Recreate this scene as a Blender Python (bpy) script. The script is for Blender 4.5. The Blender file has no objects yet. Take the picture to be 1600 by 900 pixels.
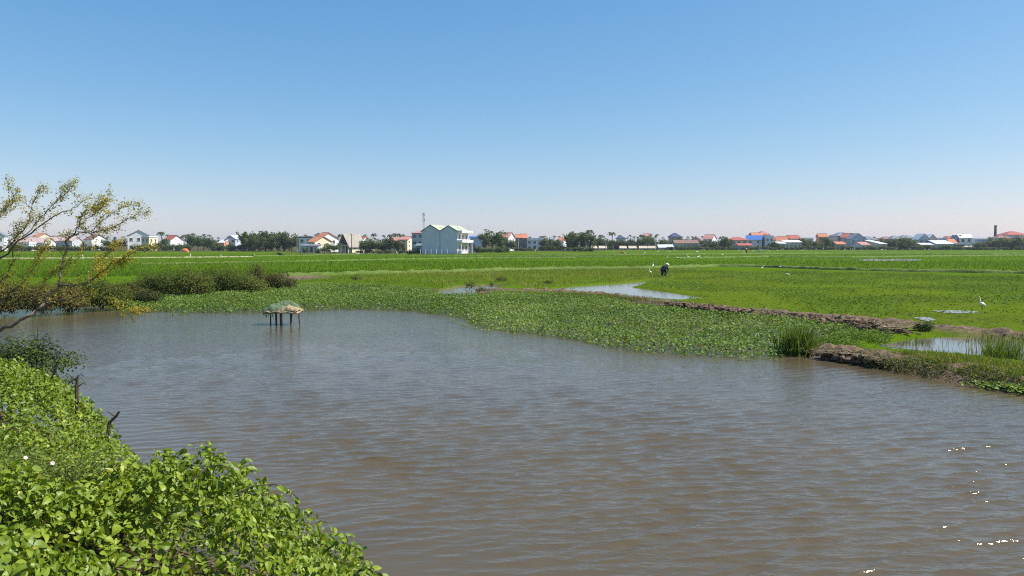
import bpy, math, random
import numpy as np
from mathutils import Vector, Matrix

random.seed(7)
rng = np.random.default_rng(11)
SC = bpy.context.scene
COL = SC.collection
R = math.radians

# ------------------------------------------------------------------ camera
CAM_H = 3.5
F = 1200.0                                  # focal length in pixels of the 1600 px frame
PITCH = math.atan(70.0 / F)
cam = bpy.data.cameras.new("camera")
cam.sensor_width = 36.0
cam.lens = 36.0 * F / 1600.0
cam.clip_start = 0.05
cam.clip_end = 20000
cam_o = bpy.data.objects.new("camera", cam)
cam_o.location = (0, 0, CAM_H)
cam_o.rotation_euler = (R(90) - PITCH, 0, 0)
COL.objects.link(cam_o)
SC.camera = cam_o

# ------------------------------------------------------------------ light
SUN_EL, SUN_AZ = 50.0, 88.0                 # azimuth clockwise from the view direction (+Y)
world = bpy.data.worlds.new("World")
SC.world = world
world.use_nodes = True
wn = world.node_tree
bg = wn.nodes["Background"]
SKY_K = (.112, .122, .144)
sky = wn.nodes.new("ShaderNodeTexSky")
sky.sky_type = 'NISHITA'
sky.sun_disc = False
sky.sun_elevation = R(SUN_EL)
sky.sun_rotation = R(SUN_AZ)
sky.altitude = 0
sky.air_density = 1.0
sky.dust_density = 0.35
sky.ozone_density = 2.5
# the phone's tone curve for the sky: the same for every direction, one power per channel
sep = wn.nodes.new("ShaderNodeSeparateColor"); comb = wn.nodes.new("ShaderNodeCombineColor")
wn.links.new(sky.outputs[0], sep.inputs[0])
for ch, (gain, power) in enumerate(((1.12, 1.20), (.885, .80), (.885, .55))):
    m1 = wn.nodes.new("ShaderNodeMath"); m1.operation = 'MULTIPLY'; m1.inputs[1].default_value = SKY_K[ch]; wn.links.new(sep.outputs[ch], m1.inputs[0])
    m2 = wn.nodes.new("ShaderNodeMath"); m2.operation = 'POWER'; m2.inputs[1].default_value = power; wn.links.new(m1.outputs[0], m2.inputs[0])
    m3 = wn.nodes.new("ShaderNodeMath"); m3.operation = 'MULTIPLY'; m3.inputs[1].default_value = gain * 7.8; wn.links.new(m2.outputs[0], m3.inputs[0])
    wn.links.new(m3.outputs[0], comb.inputs[ch])
wn.links.new(comb.outputs[0], bg.inputs[0])
bg.inputs[1].default_value = 0.094
sun = bpy.data.lights.new("sun", 'SUN')
sun.energy = 5.0
sun.angle = R(0.53)
sun.color = (1.0, 0.955, 0.88)
sun_o = bpy.data.objects.new("sun", sun)
el, az = R(SUN_EL), R(SUN_AZ)
to_sun = Vector((math.cos(el) * math.sin(az), math.cos(el) * math.cos(az), math.sin(el)))
sun_o.rotation_euler = (-to_sun).to_track_quat('-Z', 'Y').to_euler()
sun_o.location = (60, 20, 90)
COL.objects.link(sun_o)
SC.view_settings.view_transform = 'Standard'
SC.view_settings.look = 'None'
SC.view_settings.exposure = 0.45
SC.view_settings.gamma = 1.0
SC.view_settings.use_curve_mapping = False
SC.cycles.max_bounces = 6
SC.cycles.transparent_max_bounces = 6
SC.cycles.use_denoising = False      # keeps the leaf and ripple texture crisp, with a little grain
SC.cycles.filter_width = 1.1

# ------------------------------------------------------------------ pixel -> place
SP, CP = math.sin(PITCH), math.cos(PITCH)
def ray(px, py):
    a, b = (px - 800) / F, (450 - py) / F
    return (a, CP + b * SP, -SP + b * CP)
def G(px, py, z=0.0):                       # where that direction meets level z
    d = ray(px, py); t = (z - CAM_H) / d[2]
    return (d[0] * t, d[1] * t)
def D(px, py, Y):                           # where it meets the depth Y
    d = ray(px, py); t = Y / d[1]
    return Vector((d[0] * t, Y, CAM_H + d[2] * t))
def poly(pts, z=0.0):
    return np.array([G(x, y, z) for x, y in pts])
LAND = 0.18

# ------------------------------------------------------------------ helpers
def tag(o, label=None, cat=None, group=None, kind=None):
    if label: o["label"] = label
    if cat: o["category"] = cat
    if group: o["group"] = group
    if kind: o["kind"] = kind
    return o
def empty(name, loc=(0, 0, 0), rz=0.0):
    o = bpy.data.objects.new(name, None)
    o.empty_display_size = 0.3
    o.location = loc; o.rotation_euler = (0, 0, rz)
    COL.objects.link(o)
    return o
def link(name, me, parent=None, loc=None):
    o = bpy.data.objects.new(name, me)
    COL.objects.link(o)
    if parent is not None: o.parent = parent
    if loc is not None: o.location = loc
    return o
def mesh_np(name, V, T, mat=None, attrs=None, smooth=False):
    V = np.asarray(V, dtype=np.float32).reshape(-1, 3)
    T = np.asarray(T, dtype=np.int32).reshape(-1, 3)
    me = bpy.data.meshes.new(name)
    me.vertices.add(len(V)); me.vertices.foreach_set("co", V.ravel())
    me.loops.add(T.size); me.loops.foreach_set("vertex_index", T.ravel())
    me.polygons.add(len(T)); me.polygons.foreach_set("loop_start", np.arange(0, T.size, 3, dtype=np.int32))
    me.polygons.foreach_set("use_smooth", np.full(len(T), bool(smooth)))
    me.update(calc_edges=True)
    for k, a in (attrs or {}).items():
        at = me.attributes.new(k, 'FLOAT', 'POINT')
        at.data.foreach_set("value", np.asarray(a, dtype=np.float32))
    if mat: me.materials.append(mat)
    return me
class MB:                                    # collects shapes into one mesh
    def __init__(s): s.v, s.f, s.n = [], [], 0
    def add(s, v, f):
        s.v.append(np.asarray(v, dtype=float).reshape(-1, 3))
        for q in f:
            q = [i + s.n for i in q]
            for k in range(1, len(q) - 1): s.f.append((q[0], q[k], q[k + 1]))
        s.n += len(s.v[-1]); return s
    def box(s, x0, x1, y0, y1, z0, z1):
        v = [(x, y, z) for z in (z0, z1) for y in (y0, y1) for x in (x0, x1)]
        return s.add(v, [(0, 2, 3, 1), (4, 5, 7, 6), (0, 1, 5, 4), (2, 6, 7, 3), (0, 4, 6, 2), (1, 3, 7, 5)])
    def prism(s, prof, y0, y1, chevron=False):              # profile in x,z drawn counter-clockwise, extruded in y
        n = len(prof)
        v = [(x, y0, z) for x, z in prof] + [(x, y1, z) for x, z in prof]
        cap = [(0, 1, 4, 5), (1, 2, 3, 4)] if chevron else [tuple(range(n))]
        f = cap + [tuple(n + i for i in reversed(c)) for c in cap]
        f += [((i + 1) % n, i, n + i, n + (i + 1) % n) for i in range(n)]
        return s.add(v, f)
    def prismx(s, prof, x0, x1, chevron=False):             # profile in y,z, extruded in x
        n = len(prof)
        v = [(x0, y, z) for y, z in prof] + [(x1, y, z) for y, z in prof]
        cap = [(0, 1, 4, 5), (1, 2, 3, 4)] if chevron else [tuple(range(n))]
        f = [tuple(reversed(c)) for c in cap] + [tuple(n + i for i in c) for c in cap]
        f += [(i, (i + 1) % n, n + (i + 1) % n, n + i) for i in range(n)]
        return s.add(v, f)
    def tube(s, pts, rad, k=6):
        pts = [Vector(p) for p in pts]
        if not hasattr(rad, '__len__'): rad = [rad] * len(pts)
        V, up = [], Vector((0.13, 0.21, 0.97))
        for i, p in enumerate(pts):
            d = (pts[min(i + 1, len(pts) - 1)] - pts[max(i - 1, 0)])
            d = d.normalized() if d.length > 1e-9 else Vector((0, 0, 1))
            a = d.cross(up)
            if a.length < 1e-3: a = d.cross(Vector((1, 0, 0)))
            a.normalize(); b = d.cross(a)
            for j in range(k):
                t = 2 * math.pi * j / k
                V.append(tuple(p + (a * math.cos(t) + b * math.sin(t)) * rad[i]))
        f = []
        for i in range(len(pts) - 1):
            for j in range(k):
                j2 = (j + 1) % k
                f.append((i * k + j, (i + 1) * k + j, (i + 1) * k + j2, i * k + j2))
        f.append(tuple(range(k))); f.append(tuple(range((len(pts) - 1) * k + k - 1, (len(pts) - 1) * k - 1, -1)))
        return s.add(V, f)
    def mesh(s, name, mat, smooth=False):
        return mesh_np(name, np.vstack(s.v), s.f, mat, None, smooth)
    def build(s, name, mat, parent=None, smooth=False):
        return link(name, s.mesh(name, mat, smooth), parent)

def hash2(ix, iy, seed):
    h = (ix.astype(np.int64) * 374761393 + iy.astype(np.int64) * 668265263 + seed * 974711) & 0x7fffffff
    h = ((h ^ (h >> 13)) * 1274126177) & 0x7fffffff
    return ((h ^ (h >> 16)) & 0xffff) / 65535.0
def vnoise(x, y, seed=0):
    x = np.asarray(x, float); y = np.asarray(y, float)
    ix, iy = np.floor(x), np.floor(y); fx, fy = x - ix, y - iy
    fx = fx * fx * (3 - 2 * fx); fy = fy * fy * (3 - 2 * fy)
    a = hash2(ix, iy, seed); b = hash2(ix + 1, iy, seed); c = hash2(ix, iy + 1, seed); d = hash2(ix + 1, iy + 1, seed)
    return (a * (1 - fx) + b * fx) * (1 - fy) + (c * (1 - fx) + d * fx) * fy
def fbm(x, y, seed=0, octv=3):
    s, a, n = 0, 0.5, 0
    for k in range(octv):
        s = s + a * vnoise(x * 2 ** k, y * 2 ** k, seed + k * 17); n += a; a *= 0.5
    return s / n
def sstep(a, b, x):
    t = np.clip((x - a) / (b - a), 0, 1); return t * t * (3 - 2 * t)
def pl_dist(P, line, closed=False):
    P = np.asarray(P, float); best = np.full(len(P), 1e9)
    n = len(line)
    for i in range(n if closed else n - 1):
        a, b = np.asarray(line[i], float), np.asarray(line[(i + 1) % n], float)
        ab = b - a; t = np.clip(((P - a) @ ab) / max(ab @ ab, 1e-9), 0, 1)
        best = np.minimum(best, np.hypot(*(P - (a + t[:, None] * ab)).T))
    return best
def inside(P, pg):
    P = np.asarray(P, float); x, y = P[:, 0], P[:, 1]; r = np.zeros(len(P), bool)
    n = len(pg)
    for i in range(n):
        x0, y0 = pg[i]; x1, y1 = pg[(i + 1) % n]
        if y0 == y1: continue
        c = ((y0 > y) != (y1 > y)) & (x < (x1 - x0) * (y - y0) / (y1 - y0) + x0)
        r ^= c
    return r
def sdist(P, pg):                            # negative inside the outline
    d = pl_dist(P, pg, True)
    return np.where(inside(P, pg), -d, d)
def fill(pg, n):
    lo, hi = pg.min(0), pg.max(0); out = []
    got = 0
    while got < n:
        q = lo + rng.random((n * 2, 2)) * (hi - lo); q = q[inside(q, pg)]
        out.append(q); got += len(q)
    return np.vstack(out)[:n]
def unit(a):
    return a / np.maximum(np.linalg.norm(a, axis=1, keepdims=True), 1e-9)
def frames(N, droop=0.0):
    N = unit(N); r = rng.normal(size=N.shape)
    T = unit(r - (r * N).sum(1, keepdims=True) * N)
    if droop:
        T = unit(T + np.array([0, 0, -droop])); N = unit(N - (N * T).sum(1, keepdims=True) * T)
    return N, T
def scatter(tpl, P, N, T, S):
    tv, tf = tpl; tv = np.asarray(tv, float); tf = np.asarray(tf, int)
    B = np.cross(N, T); S = np.asarray(S, float).reshape(-1, 1, 1)
    V = P[:, None, :] + S * (tv[None, :, 0:1] * T[:, None, :] + tv[None, :, 1:2] * B[:, None, :] + tv[None, :, 2:3] * N[:, None, :])
    Fc = tf[None] + (np.arange(len(P)) * len(tv))[:, None, None]
    return V.reshape(-1, 3), Fc.reshape(-1, 3)
def leaf_mesh(name, tpl, P, N, T, S, mat, tint):
    V, Fc = scatter(tpl, P, N, T, S)
    return mesh_np(name, V, Fc, mat, {"tint": np.repeat(tint, len(tpl[0]))})

# leaf outlines: tip along +x, blade in x,y, face up +z
OVATE = ([(0, 0, 0), (.22, .27, .05), (.58, .25, .03), (1, 0, -.16), (.58, -.25, .03), (.22, -.27, .05), (.3, 0, -.03), (.62, 0, -.05)],
         [(0, 6, 1), (1, 6, 2), (6, 7, 2), (2, 7, 3), (0, 5, 6), (5, 4, 6), (6, 4, 7), (4, 3, 7)])
SIMPLE = ([(0, 0, 0), (.45, .26, .04), (1, 0, -.06), (.45, -.26, .04)], [(0, 2, 1), (0, 3, 2)])
def fine_leaf():
    us = np.array([0, .1, .25, .42, .6, .78, .92, 1.0]); V, Fc = [], []
    for u in us:
        w_ = .31 * math.sin(math.pi * u ** .72) * (1 - .22 * u) if 0 < u < 1 else 0.0
        zc = .05 * math.sin(math.pi * u) - .20 * u ** 2.2
        V += [(u, -w_, zc + .30 * w_), (u, 0, zc), (u, w_, zc + .30 * w_)]
    for i in range(len(us) - 1):
        a = i * 3
        Fc += [(a, a + 3, a + 4), (a, a + 4, a + 1), (a + 1, a + 4, a + 5), (a + 1, a + 5, a + 2)]
    return V, Fc
FINE = fine_leaf()
FOLD = ([(0, 0, 0), (.35, .3, .06), (1, 0, -.12), (.35, -.3, .06), (.42, 0, -.03)], [(0, 4, 1), (1, 4, 2), (0, 3, 4), (4, 3, 2)])
ROUND = ([(0, 0, 0), (.3, .42, .1), (.85, .36, .06), (1.05, 0, -.05), (.85, -.36, .06), (.3, -.42, .1)],
         [(0, 2, 1), (0, 3, 2), (0, 4, 3), (0, 5, 4)])
BLADE = ([(0, -.035, 0), (0, .035, 0), (.55, .028, .06), (.55, -.028, .06), (1, 0, .26)], [(0, 1, 2), (0, 2, 3), (3, 2, 4)])

# ------------------------------------------------------------------ materials
def nt(name):
    m = bpy.data.materials.new(name); m.use_nodes = True
    return m, m.node_tree, m.node_tree.nodes["Principled BSDF"]
def ramp(t, fac, stops):
    r = t.nodes.new("ShaderNodeValToRGB")
    while len(r.color_ramp.elements) < len(stops): r.color_ramp.elements.new(0.5)
    for e, (p, c) in zip(r.color_ramp.elements, stops):
        e.position = p; e.color = (*c, 1)
    t.links.new(fac, r.inputs[0]); return r.outputs[0]
def noise(t, scale, detail=4, vec=None, rough=0.55, dist=0.0):
    n = t.nodes.new("ShaderNodeTexNoise")
    n.inputs["Scale"].default_value = scale; n.inputs["Detail"].default_value = detail
    n.inputs["Roughness"].default_value = rough; n.inputs["Distortion"].default_value = dist
    if vec is not None: t.links.new(vec, n.inputs["Vector"])
    return n.outputs[0]
def coords(t, scale=(1, 1, 1), rot=(0, 0, 0), out="Object"):
    c = t.nodes.new("ShaderNodeTexCoord"); mp = t.nodes.new("ShaderNodeMapping")
    mp.inputs["Scale"].default_value = scale; mp.inputs["Rotation"].default_value = rot
    t.links.new(c.outputs[out], mp.inputs[0]); return mp.outputs[0]
def mixc(t, fac, a, b):
    m = t.nodes.new("ShaderNodeMix"); m.data_type = 'RGBA'
    for i, x in ((0, fac), (6, a), (7, b)):
        if hasattr(x, 'is_output'): t.links.new(x, m.inputs[i])
        else: m.inputs[i].default_value = x if i == 0 else (*x, 1)
    return m.outputs[2]
def bump(t, h, strength, distance, bsdf):
    b = t.nodes.new("ShaderNodeBump"); b.inputs["Strength"].default_value = strength; b.inputs["Distance"].default_value = distance
    t.links.new(h, b.inputs["Height"]); t.links.new(b.outputs[0], bsdf.inputs["Normal"]); return b
def attr(t, name):
    a = t.nodes.new("ShaderNodeAttribute"); a.attribute_name = name; return a.outputs["Fac"]
def solid(name, c, rough=0.7, var=0.18, scale=1.5, bmp=0.0, metal=0.0, spec=0.3):
    m, t, b = nt(name)
    v = coords(t)
    n = noise(t, scale, 5, v)
    c = np.array(c)
    col = ramp(t, n, [(0.3, tuple(c * (1 - var))), (0.7, tuple(np.minimum(c * (1 + var), 0.95)))])
    t.links.new(col, b.inputs["Base Color"])
    b.inputs["Roughness"].default_value = rough; b.inputs["Metallic"].default_value = metal
    b.inputs["Specular IOR Level"].default_value = spec
    if bmp: bump(t, noise(t, scale * 8, 4, v), bmp, 0.02, b)
    return m
def leafmat(name, stops, rough=0.5, transl=0.35, spec=0.4, tgain=1.5):
    m, t, b = nt(name)
    col = ramp(t, attr(t, "tint"), stops)
    t.links.new(col, b.inputs["Base Color"])
    b.inputs["Roughness"].default_value = rough
    b.inputs["Specular IOR Level"].default_value = spec
    tr = t.nodes.new("ShaderNodeBsdfTranslucent")
    g = t.nodes.new("ShaderNodeMix"); g.data_type = 'RGBA'; g.blend_type = 'MULTIPLY'; g.inputs[0].default_value = 1
    t.links.new(col, g.inputs[6]); g.inputs[7].default_value = (tgain * 1.15, tgain * 1.1, tgain * 0.5, 1)
    t.links.new(g.outputs[2], tr.inputs[0])
    mx = t.nodes.new("ShaderNodeMixShader"); mx.inputs[0].default_value = transl
    out = t.nodes["Material Output"]
    t.links.new(b.outputs[0], mx.inputs[1]); t.links.new(tr.outputs[0], mx.inputs[2]); t.links.new(mx.outputs[0], out.inputs[0])
    return m

M = {}
M['vine'] = leafmat('vine_leaf', [(0, (.040, .078, .006)), (.35, (.125, .190, .012)), (.8, (.27, .34, .026)), (1, (.46, .40, .07))], .45, .24, .38, 1.3)
M['small'] = leafmat('small_leaf', [(0, (.04, .07, .008)), (.45, (.13, .18, .018)), (.85, (.23, .27, .04)), (1, (.34, .27, .09))], .5, .35)
M['dark'] = leafmat('dark_leaf', [(0, (.025, .045, .008)), (.6, (.065, .105, .016)), (1, (.14, .18, .03))], .55, .25, .2)
M['autumn'] = leafmat('yellowing_leaf', [(0, (.05, .07, .012)), (.4, (.22, .23, .02)), (.75, (.42, .36, .03)), (1, (.34, .17, .03))], .55, .4)
M['brush'] = leafmat('brush_leaf', [(0, (.032, .042, .012)), (.4, (.075, .092, .02)), (.75, (.13, .115, .034)), (1, (.24, .14, .04))], .65, .25, .15)
M['olive'] = leafmat('olive_leaf', [(0, (.035, .050, .010)), (.5, (.090, .120, .020)), (.85, (.16, .18, .035)), (1, (.22, .16, .05))], .65, .3, .12)
M['hyacinth'] = leafmat('hyacinth_leaf', [(0, (.15, .11, .035)), (.07, (.035, .075, .010)), (.35, (.10, .18, .022)), (.7, (.19, .27, .05)), (1, (.30, .36, .12))], .5, .25, .16)
M['weed'] = leafmat('weed_leaf', [(0, (.045, .095, .010)), (.5, (.095, .165, .016)), (.85, (.16, .225, .035)), (1, (.27, .32, .10))], .6, .25, .06)
M['rice'] = leafmat('rice_blade', [(0, (.05, .10, .006)), (.5, (.090, .165, .008)), (1, (.17, .235, .018))], .75, .35, .06)
M['reed'] = leafmat('reed_blade', [(0, (.045, .085, .015)), (.5, (.11, .17, .02)), (.8, (.22, .24, .035)), (1, (.40, .30, .13))], .6, .3, .12)
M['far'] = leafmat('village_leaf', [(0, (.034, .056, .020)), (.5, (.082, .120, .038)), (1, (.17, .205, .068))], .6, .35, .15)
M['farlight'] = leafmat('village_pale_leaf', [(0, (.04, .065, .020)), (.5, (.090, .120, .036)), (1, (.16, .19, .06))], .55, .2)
M['palm'] = leafmat('palm_frond', [(0, (.025, .048, .018)), (1, (.10, .14, .05))], .5, .25)
M['bark'] = solid('bark', (.11, .085, .06), .85, .35, 6, .5)
M['palebark'] = solid('pale_bark', (.27, .20, .13), .9, .5, 12, .8)
M['twig'] = solid('twig', (.085, .062, .045), .85, .3, 8)
M['post'] = solid('weathered_wood', (.12, .09, .065), .85, .35, 5, .5)
M['straw'] = solid('straw_mat', (.34, .26, .15), .95, .5, 9, .8)
M['net'] = solid('green_net', (.12, .17, .09), .95, .6, 12, .8)
M['cloth'] = solid('navy_cloth', (.018, .018, .032), .9, .3, 6)
M['skin'] = solid('skin', (.36, .20, .13), .6, .1, 6)
M['hat'] = solid('pale_straw_hat', (.75, .70, .55), .8, .1, 10)
M['red'] = solid('red_cloth', (.45, .05, .03), .9, .2, 6)
M['bluecloth'] = solid('blue_cloth', (.20, .36, .62), .9, .2, 6)
M['feather'] = solid('white_feather', (.85, .85, .82), .7, .05, 10)
M['beak'] = solid('yellow_beak', (.55, .36, .05), .5, .1, 10)
M['hide'] = solid('dark_hide', (.025, .022, .020), .7, .3, 4)
M['brownhide'] = solid('brown_hide', (.33, .13, .05), .7, .2, 4)
M['concrete'] = solid('concrete', (.42, .40, .37), .85, .2, 3, .3)
M['whitepost'] = solid('white_post', (.78, .77, .70), .8, .1, 5)
M['glass'] = solid('window_glass', (.02, .025, .03), .12, .2, 1, spec=.6)
M['steel'] = solid('grey_steel', (.30, .32, .34), .5, .15, 4, metal=.4)
M['petal'] = solid('pale_pink_petal', (.75, .55, .55), .7, .2, 20)

def wall_mat(key, c):
    if key not in M:
        M[key] = solid(key, c, .85, .10, .35, .1)
    return M[key]
def roof_mat(key, c, tin=False):
    if key not in M:
        m, t, b = nt(key)
        v = coords(t)
        c = np.array(c)
        col = ramp(t, noise(t, .9, 6, v, .7), [(.3, tuple(c * .72)), (.55, tuple(c)), (.75, tuple(np.minimum(c * 1.18, .95)))])
        t.links.new(col, b.inputs["Base Color"]); b.inputs["Roughness"].default_value = .45 if tin else .8
        w = t.nodes.new("ShaderNodeTexWave"); w.inputs["Scale"].default_value = 1.1 if tin else 1.6; w.inputs["Distortion"].default_value = .3
        t.links.new(v, w.inputs["Vector"]); bump(t, w.outputs["Fac"], .5, .05, b)
        M[key] = m
    return M[key]

# ------------------------------------------------------------------ outlines of land and water (real metres)
FAR_SHORE = poly([(-330, 474), (-100, 470), (0, 470), (120, 470), (200, 465), (300, 456), (420, 449), (500, 444), (600, 447), (660, 452), (690, 455),
                  (722, 448), (770, 446), (792, 447), (772, 451), (748, 456), (765, 461), (800, 461), (870, 461), (940, 466), (1000, 476), (1060, 484),
                  (1120, 492), (1200, 499), (1260, 504), (1300, 508), (1340, 510), (1365, 515), (1310, 525), (1272, 540), (1262, 549),
                  (1290, 558), (1370, 573), (1430, 581), (1500, 591), (1560, 603), (1600, 609), (1750, 640), (2000, 690)])
NEAR_SHORE = np.array([(24, 2.0), (6, 3.4), (2, 4.6), (0, 5.6), (-1.1, 6.6), (-1.5, 7.5), (-2.6, 8.0), (-3.9, 8.7), (-4.9, 10.0), (-5.9, 11.3), (-7.5, 13.2),
                       (-10.2, 15.6), (-14, 18.5), (-19, 22), (-26, 25), (-36, 28)])
POND = np.vstack([FAR_SHORE, NEAR_SHORE])
CHANNEL = poly([(842, 453), (900, 448), (962, 444), (1012, 440), (1000, 446), (985, 449), (1040, 457), (1102, 466), (1060, 470), (1005, 466), (930, 459), (860, 454)], .05)
REED_POOL = poly([(1378, 541), (1420, 533), (1470, 528), (1540, 528), (1610, 533), (1740, 543), (1740, 584), (1620, 570), (1560, 561), (1500, 554), (1440, 551), (1395, 547)], .05)
MUD_LINE = poly([(748, 455), (800, 456), (860, 457), (940, 463), (1000, 470), (1060, 478), (1120, 485), (1200, 491), (1300, 500), (1345, 503), (1400, 509), (1440, 514), (1500, 520), (1600, 527), (1800, 541)], .1)
BANK_LINE = poly([(1268, 546), (1320, 549), (1380, 556), (1440, 566), (1500, 576), (1560, 585), (1640, 596), (1800, 622)], .2)

# ------------------------------------------------------------------ ground
def grid_axis(fine0, fine1, step, far0, far1, growth=1.16):
    a = list(np.arange(fine0, fine1 + 1e-6, step)); s = step
    while a[-1] < far1: s *= growth; a.append(a[-1] + s)
    s = step; b = []
    x = fine0
    while x > far0: s *= growth; x -= s; b.append(x)
    return np.array(b[::-1] + a)
GX = grid_axis(-32, 42, .4, -2400, 2400); GY = grid_axis(0, 84, .4, -200, 3000)
gx, gy = np.meshgrid(GX, GY)
PP = np.stack([gx.ravel(), gy.ravel()], 1)
def ground_height(P):
    sd = sdist(P, POND); dn = pl_dist(P, NEAR_SHORE); df = pl_dist(P, FAR_SHORE)
    near = (dn < df)
    z = np.where(near, np.clip(.34 * sd, 0, 2.0), LAND * sstep(-.1, .7, sd))
    z = np.where(sd < 0, -np.clip(-sd * .5, 0, .9), z)
    for pg, dep in ((CHANNEL, .22), (REED_POOL, .2)):
        s2 = sdist(P, pg); z = z - (dep + .05) * sstep(.5, -.3, s2) * (sd > 0)
    return z, sd, near
gz, gsd, gnear = ground_height(PP)
dm = pl_dist(PP, MUD_LINE); db = pl_dist(PP, BANK_LINE)
mud = np.clip(sstep(1.3, .3, dm) + sstep(1.2, .3, db) + sstep(.5, 0., np.abs(gsd)) * .8, 0, 1)
dry = sdist(PP, poly([(440, 428), (480, 430), (520, 434), (470, 438), (445, 437)], .15))
mud = np.maximum(mud, sstep(.8, -.3, dry))
mud = np.maximum(mud, gnear & (gsd > 0))
gz = gz + .25 * sstep(1.1, .2, dm) * fbm(PP[:, 0] * 1.1, PP[:, 1] * 1.1, 3) + .30 * sstep(1.3, .2, db) * fbm(PP[:, 0] * 1.3, PP[:, 1] * 1.3, 5)
wet = sdist(PP, poly([(1000, 423), (1280, 424), (1620, 434), (1640, 530), (1440, 506), (1300, 494), (1120, 478), (1060, 468), (1000, 447), (830, 440), (700, 440), (700, 430)], .15))
rough_land = np.clip(sstep(6, -3, wet), 0, 1)
vf = np.interp(PP[:, 0] / np.maximum(PP[:, 1], 1) * F + 800, [0, 190, 200, 455, 470, 740, 755, 800, 930, 945, 1600], [300, 300, 308, 300, 240, 240, 268, 315, 315, 372, 368])
hamlet = sstep(-2, 10, PP[:, 1] - vf)
m, t, b = nt('field_ground')
n1 = noise(t, .02, 5, coords(t, (1, 2.2, 1))); n2 = noise(t, 1.3, 6, coords(t)); n3 = noise(t, .16, 4, coords(t, (.5, 1.4, 1)))
rice = mixc(t, n1, (.050, .105, .003), (.120, .190, .008))
rice = mixc(t, ramp(t, n3, [(.42, (0, 0, 0)), (.62, (.55, .55, .55))]), rice, (.09, .165, .012))
rice = mixc(t, ramp(t, n2, [(.35, (.35, .35, .35)), (.6, (0, 0, 0))]), rice, (.032, .075, .006))
weedy = mixc(t, n2, (.045, .078, .007), (.135, .165, .018))
weedy = mixc(t, ramp(t, n3, [(.35, (0, 0, 0)), (.6, (.7, .7, .7))]), weedy, (.11, .17, .010))
c1 = mixc(t, attr(t, "weedy"), rice, weedy)
earth = ramp(t, noise(t, 3.5, 8, coords(t), .7), [(.3, (.06, .042, .028)), (.5, (.16, .115, .075)), (.7, (.30, .23, .16))])
c1 = mixc(t, attr(t, "hamlet"), c1, mixc(t, n2, (.035, .042, .018), (.13, .115, .06)))
c2 = mixc(t, attr(t, "mud"), c1, earth)
t.links.new(c2, b.inputs["Base Color"]); b.inputs["Roughness"].default_value = .95; b.inputs["Specular IOR Level"].default_value = 0.0
bump(t, noise(t, 2.2, 8, coords(t), .75), .8, .12, b)
M['ground'] = m
nx, ny = len(GX), len(GY)
ii = np.arange((nx - 1) * (ny - 1)); r0 = (ii // (nx - 1)) * nx + ii % (nx - 1)
TT = np.vstack([np.stack([r0, r0 + 1, r0 + nx + 1], 1), np.stack([r0, r0 + nx + 1, r0 + nx], 1)])
tag(link('ground', mesh_np('ground', np.stack([PP[:, 0], PP[:, 1], gz], 1), TT, M['ground'], {"mud": mud, "weedy": rough_land, "hamlet": hamlet}, True)), kind='structure')

# ------------------------------------------------------------------ water: a rippled sheet, finer towards the camera
m, t, b = nt('muddy_water')
n = noise(t, .25, 3, coords(t))
t.links.new(ramp(t, n, [(.3, (.088, .068, .038)), (.7, (.108, .084, .048))]), b.inputs["Base Color"])
b.inputs["Roughness"].default_value = .07; b.inputs["IOR"].default_value = 1.33
v1 = coords(t, (2.2, 7.5, 1), (0, 0, R(-20))); v2 = coords(t, (7, 22, 1), (0, 0, R(-28)))
h1 = noise(t, 1.0, 3, v1, .5, .4); h2 = noise(t, 1.0, 2, v2, .5, .3)
ad = t.nodes.new("ShaderNodeMath"); ad.operation = 'MULTIPLY_ADD'; t.links.new(h2, ad.inputs[0]); ad.inputs[1].default_value = .35; t.links.new(h1, ad.inputs[2])
calm = t.nodes.new("ShaderNodeMath"); calm.operation = 'MULTIPLY'; t.links.new(ad.outputs[0], calm.inputs[0]); t.links.new(attr(t, "chop"), calm.inputs[1])
bump(t, calm.outputs[0], 1.0, .025, b)
M['water'] = m
NR, NC = 780, 370
inv = np.linspace(1 / 4.2, 1 / 62.0, NR); wy = 1 / inv
wu = np.linspace(-1.15, 1.15, NC)
WX = wu[None, :] * (wy[:, None] + 3); WY = np.repeat(wy[:, None], NC, 1)
dY = np.abs(np.gradient(wy))[:, None]; dX = ((wy + 3) * (wu[1] - wu[0]))[:, None]
WP = np.stack([WX.ravel(), WY.ravel()], 1)
sdw = sdist(WP, POND).reshape(NR, NC)
chop = sstep(.0, 3.5, -sdw) * .85 + .15
gust = .55 + .9 * fbm(WX * .16, WY * .16, 9, 3)
WZ = np.zeros_like(WX); OX = np.zeros_like(WX); OY = np.zeros_like(WX)
wr = np.random.default_rng(5)
for k in range(46):
    lam = .13 * (.50 / .13) ** (k / 45.0) * wr.uniform(.93, 1.07)
    th = R(108) + wr.normal() * R(17)
    dx, dy = math.cos(th), math.sin(th); kk = 2 * math.pi / lam
    amp = .0022 * (lam / .38) ** .8 * (1 if lam < .42 else .6)
    ph = wr.uniform(0, 6.28)
    samp = np.maximum(np.abs(dy) * dY, np.abs(dx) * dX)
    fade = sstep(.5, .24, samp / lam)
    a = amp * fade * chop * gust
    pha = kk * (dx * WX + dy * WY) + ph
    WZ += a * np.cos(pha); OX -= dx * a * 1.35 * np.sin(pha); OY -= dy * a * 1.35 * np.sin(pha)
VV = np.stack([(WX + OX).ravel(), (WY + OY).ravel(), WZ.ravel()], 1)
ii = np.arange((NC - 1) * (NR - 1)); r0 = (ii // (NC - 1)) * NC + ii % (NC - 1)
TT = np.vstack([np.stack([r0, r0 + 1, r0 + NC + 1], 1), np.stack([r0, r0 + NC + 1, r0 + NC], 1)])
tag(link('pond_water', mesh_np('pond_water', VV, TT, M['water'], {"chop": chop.ravel()}, True)), kind='structure')
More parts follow.
